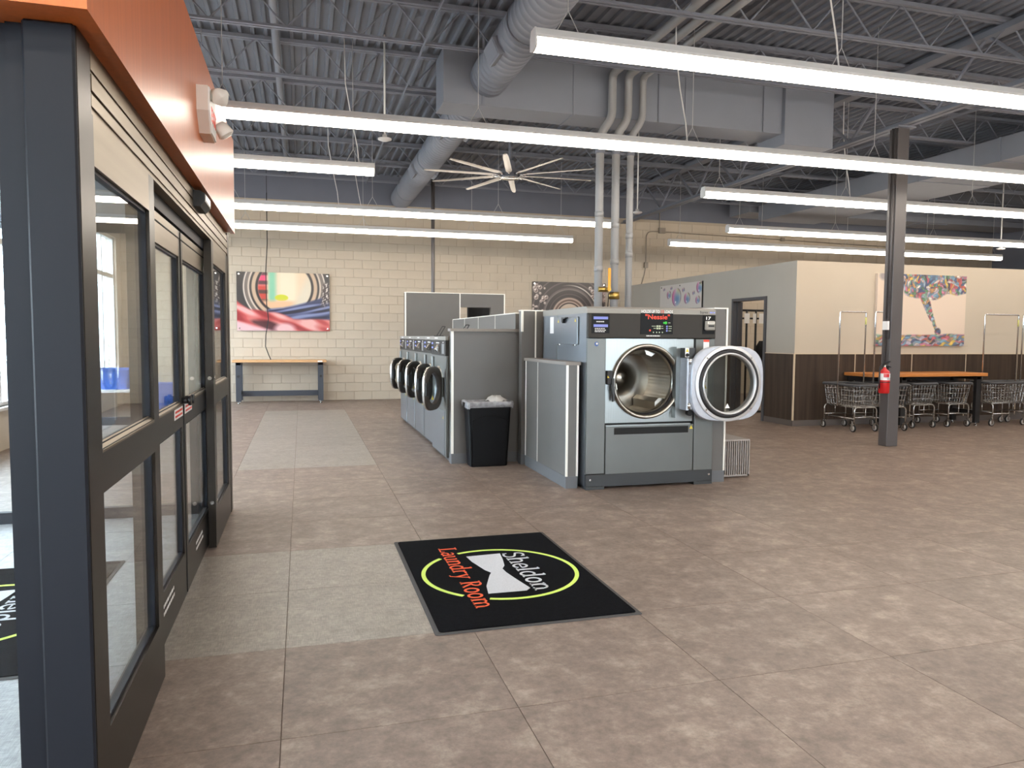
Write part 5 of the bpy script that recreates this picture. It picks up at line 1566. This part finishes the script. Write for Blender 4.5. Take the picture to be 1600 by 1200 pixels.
# ------------------------------------------------------------------ garment rack seen through the doorway
gr = thing('coat_rack', 'black coat rack with hanging dark garments seen through the doorway', 'rack', (9.1, 13.0, 0))
m = MB()
m.cyl((8.62, 13.05, .02), (8.62, 13.05, 2.06), .022, 8); m.cyl((8.83, 13.05, .02), (8.83, 13.05, 2.06), .022, 8); m.cyl((9.9, 13.05, .02), (9.9, 13.05, 2.06), .022, 8)
m.cyl((8.5, 13.05, 2.06), (10.0, 13.05, 2.06), .022, 8); m.cyl((8.5, 13.05, 1.90), (10.0, 13.05, 1.90), .018, 8); m.box(8.5, 10.0, 12.98, 13.12, 0, .03)
m.obj('rack_frame', 'dark_steel', gr)
for k, (x, w) in enumerate(((8.54, .12), (8.74, .07), (8.88, .12))):
    bx('hang_tag', 'white_print', gr, x, x + w, 13.01, 13.015, 1.80, 2.0)
def garment(x, z0, z1, matn, label, w=.16, dep=.22):
    m = MB()
    rings = []
    rg = random.Random(int(x * 100))
    for k in range(9):
        t = k / 8; z = z1 + (z0 - z1) * t
        s_ = (.25 + .75 * min(1, t * 4))
        rings.append([Vector((x + s_ * w * (1 + .18 * math.sin(5 * a_ + t * 2)) * math.cos(a_), 13.05 + s_ * dep * (1 + .15 * math.sin(7 * a_ + 1)) * math.sin(a_), z)) for a_ in [2 * PI * q / 28 for q in range(28)]])
    loops(m, rings, True, True, True)
    return tag(m.obj('garment', matn), label, 'clothing')
garment(8.98, .35, 1.45, 'black_cloth', 'long black garment hanging behind the doorway')
garment(8.88, .85, 1.25, 'white_cloth', 'short white garment hanging beside the black one', w=.03, dep=.10)

# ------------------------------------------------------------------ door mats
GLY = {}
def stroke(mb, pts, w, fn, z0, z1):
    L_, R_ = [], []
    n = len(pts)
    for i, p in enumerate(pts):
        a = pts[max(0, i - 1)]; b = pts[min(n - 1, i + 1)]
        dx, dy = b[0] - a[0], b[1] - a[1]; l = math.hypot(dx, dy) or 1
        nx_, ny_ = -dy / l, dx / l
        ww = w[i] if isinstance(w, (list, tuple)) else w
        L_.append((p[0] + nx_ * ww / 2, p[1] + ny_ * ww / 2)); R_.append((p[0] - nx_ * ww / 2, p[1] - ny_ * ww / 2))
    for i in range(n - 1):
        q = [L_[i], L_[i + 1], R_[i + 1], R_[i]]
        mb.prism(q, fn, z0, z1)
def arc(cx, cy, rx, ry, a0, a1, n=12):
    return [(cx + rx * math.cos(math.radians(a0 + (a1 - a0) * k / n)), cy + ry * math.sin(math.radians(a0 + (a1 - a0) * k / n))) for k in range(n + 1)]
T, t_ = .11, .055     # thick and thin strokes (of the x-height unit)
def ser(x, y, w=.26):
    return ([(x - w / 2, y), (x + w / 2, y)], .05)
def letters():
    G = {}
    st = lambda x, y0, y1: ([(x, y0), (x, y1)], T)
    G['S'] = (.62, [(arc(.30, .54, .20, .19, 40, 200) + arc(.31, .20, .22, .20, 90, -130)[1:], .08), ([(.46, .60), (.47, .74)], .05), ([(.10, .0), (.09, .16)], .05)])
    G['h'] = (.66, [st(.14, 0, .78), (arc(.34, .28, .18, .20, 160, 0), .075), st(.52, 0, .30), ser(.14, .025), ser(.52, .025), ([(.03, .76), (.18, .78)], .05)])
    G['n'] = (.66, [st(.14, 0, .48), (arc(.34, .28, .18, .20, 160, 0), .075), st(.52, 0, .30), ser(.14, .025), ser(.52, .025), ([(.03, .46), (.18, .48)], .05)])
    G['e'] = (.54, [(arc(.28, .24, .20, .23, 0, 330, 18), .085), ([(.09, .25), (.47, .25)], .05)])
    G['l'] = (.32, [st(.15, 0, .78), ser(.15, .025), ([(.03, .76), (.18, .78)], .05)])
    G['d'] = (.64, [(arc(.28, .24, .19, .23, 20, 340, 18), .085), st(.47, .02, .78), ([(.36, .76), (.50, .78)], .05), ([(.46, .025), (.60, .025)], .05)])
    G['o'] = (.58, [(arc(.28, .24, .20, .23, 0, 360, 20), .09)])
    G['L'] = (.64, [st(.18, 0, .72), ser(.18, .70, .3), ([(.04, .025), (.56, .025)], .05), ([(.55, .02), (.57, .18)], .05)])
    G['a'] = (.54, [(arc(.26, .33, .16, .14, 150, 0), .06), st(.42, .02, .33), (arc(.24, .14, .15, .13, 60, 340, 14), .075), ([(.42, .03), (.53, .03)], .05)])
    G['u'] = (.66, [st(.14, .18, .46), (arc(.32, .20, .18, .19, 180, 330), .07), st(.50, .0, .46), ([(.03, .455), (.16, .455)], .05), ([(.38, .455), (.52, .455)], .05), ([(.48, .025), (.62, .025)], .05)])
    G['r'] = (.48, [st(.14, 0, .46), (arc(.32, .30, .17, .16, 160, 50), .075), ser(.14, .025), ([(.03, .455), (.16, .455)], .05)])
    G['y'] = (.60, [([(.12, .46), (.32, .02)], .10), ([(.50, .46), (.32, .02), (.22, -.18), (.10, -.20)], .05), ser(.12, .455, .24), ser(.50, .455, .2)])
    G['R'] = (.72, [st(.17, 0, .72), (arc(.30, .54, .22, .17, 90, -90), .08), ([(.16, .70), (.30, .71)], .05), ([(.16, .37), (.30, .37)], .05), ([(.32, .37), (.60, .02)], .10), ser(.17, .025), ([(.04, .70), (.18, .70)], .05), ([(.54, .025), (.68, .025)], .05)])
    G['m'] = (.98, [st(.14, 0, .48), (arc(.31, .28, .16, .20, 160, 0), .07), st(.47, 0, .30), (arc(.63, .28, .17, .20, 170, 0), .07), st(.80, 0, .30), ser(.14, .025, .22), ser(.47, .025, .2), ser(.80, .025, .22), ([(.03, .46), (.18, .48)], .05)])
    G[' '] = (.34, [])
    return G
GL = letters()
def mat_text(mbs, body, u0, u1, vb, height, cx, cy, z0, z1):
    tot = sum(GL[c][0] for c in body)
    sx = (u1 - u0) / tot; sy = height
    pos = u0
    for c in body:
        w_, strokes = GL[c]
        if c == ' ': mbs.append(MB())
        mb = mbs[-1]
        fn = lambda a, b, d, p=pos: (cx + vb + b * sy, cy - (p + a * sx), d)
        for pts, w in strokes:
            stroke(mb, pts, w, fn, z0, z1)
        pos += w_ * sx
def door_mat(label, cx, cy):
    hx, hy = .569, .870
    r = thing('door_mat', label, 'mat', (cx, cy, 0), 'black logo door mats')
    m = MB(); loops(m, [rrect(cx, cy, hx, hy, .001, .012, 3), rrect(cx, cy, hx - .003, hy - .003, .005, .012, 3)], False, True, True); m.obj('rubber_border', 'mat_edge', r)
    m = MB(); loops(m, [rrect(cx, cy, hx - .024, hy - .024, .004, .02, 3), rrect(cx, cy, hx - .026, hy - .026, .0095, .02, 3)], False, True, True); m.obj('carpet_pile', 'mat_pile', r)
    zt0, zt1 = .0085, .0108
    # green ring, broken where the lower word crosses it
    for (a0, a1) in ((112, -112), (131, 229)):
        pts = arc(0, 0, .485, .485, a0, a1, 60 if a1 < 0 else 26)
        m = MB(); stroke(m, pts, .026, lambda a, b, d: (cx + a, cy + b, d), zt0, zt1)
        m.obj('ring_motif', 'mat_green', r)
    bow = [(-.14, .370), (.100, .385), (.085, .26), (.060, .12), (.030, .060), (.034, -.02), (.055, -.14), (.095, -.335), (.062, -.372), (-.17, -.368), (-.150, -.24), (-.085, -.055), (-.060, .0), (-.085, .055), (-.128, .25)]
    # two halves so that the outline stays simple
    m = MB(); m.prism([bow[0], bow[1], bow[2], bow[3], bow[4], bow[12], bow[13], bow[14]], lambda a, b, d: (cx + a, cy + b, d), zt0, zt1)
    m.prism([bow[4], bow[5], bow[6], bow[7], bow[8], bow[9], bow[10], bow[11], bow[12]], lambda a, b, d: (cx + a, cy + b, d), zt0, zt1)
    m.obj('bow_tie_motif', 'mat_white', r)
    ml = [MB()]; mat_text(ml, 'Sheldon', -.39, .385, .112, .19, cx, cy, zt0, zt1); ml[0].obj('lettering', 'mat_white', r, label='white word Sheldon')
    ml = [MB()]; mat_text(ml, 'Laundry Room', -.605, .585, -.292, .17, cx, cy, zt0, zt1)
    for m, wd in zip(ml, ('Laundry', 'Room')):
        m.obj('lettering', 'mat_orange', r, label='orange word ' + wd)
    return r
door_mat('black door mat with the Sheldon Laundry Room logo on the open floor', 1.198, 4.446)
door_mat('black logo door mat inside the glass vestibule', -1.705, 4.46)

# ------------------------------------------------------------------ blue tubs on a cart behind the vestibule
def tub(x, y, z, label, a=.27, b=.2, h=.27):
    m = MB()
    loops(m, [rrect(x, y, a - .05, b - .05, z, .05, 4), rrect(x, y, a, b, z + h, .06, 4), rrect(x, y, a + .02, b + .02, z + h, .06, 4), rrect(x, y, a + .02, b + .02, z + h - .02, .06, 4), rrect(x, y, a - .01, b - .01, z + h - .01, .06, 4), rrect(x, y, a - .06, b - .06, z + .02, .05, 4)], False, True, True)
    t = m.obj('laundry_tub', 'blue_tub'); tag(t, label, 'tub', 'blue laundry tubs')
    m = MB(); m.tube([(x - a - .02, y - .07, z + h - .03), (x - a - .05, y - .07, z + h - .04), (x - a - .05, y + .07, z + h - .04), (x - a - .02, y + .07, z + h - .03)], .008, 6); m.obj('grip', 'blue_tub', t)
    return t
sd = bench('side_table', 'low grey side table beyond the vestibule glass', 'table', -3.1, -2.2, 11.7, 12.3, .70, .04, 'white_housing', 'bench_steel', leg_w=.05, knobs=False, stretcher=.15)
tub(-2.62, 12.0, .701, 'blue laundry tub on the low side table', .24, .2, .30)
tub(-2.45, 15.0, .0, 'blue laundry tub standing on the floor near the back wall', .26, .2, .30)
tub(-2.45, 15.0, .302, 'blue laundry tub stacked on another tub near the back wall', .26, .2, .30)
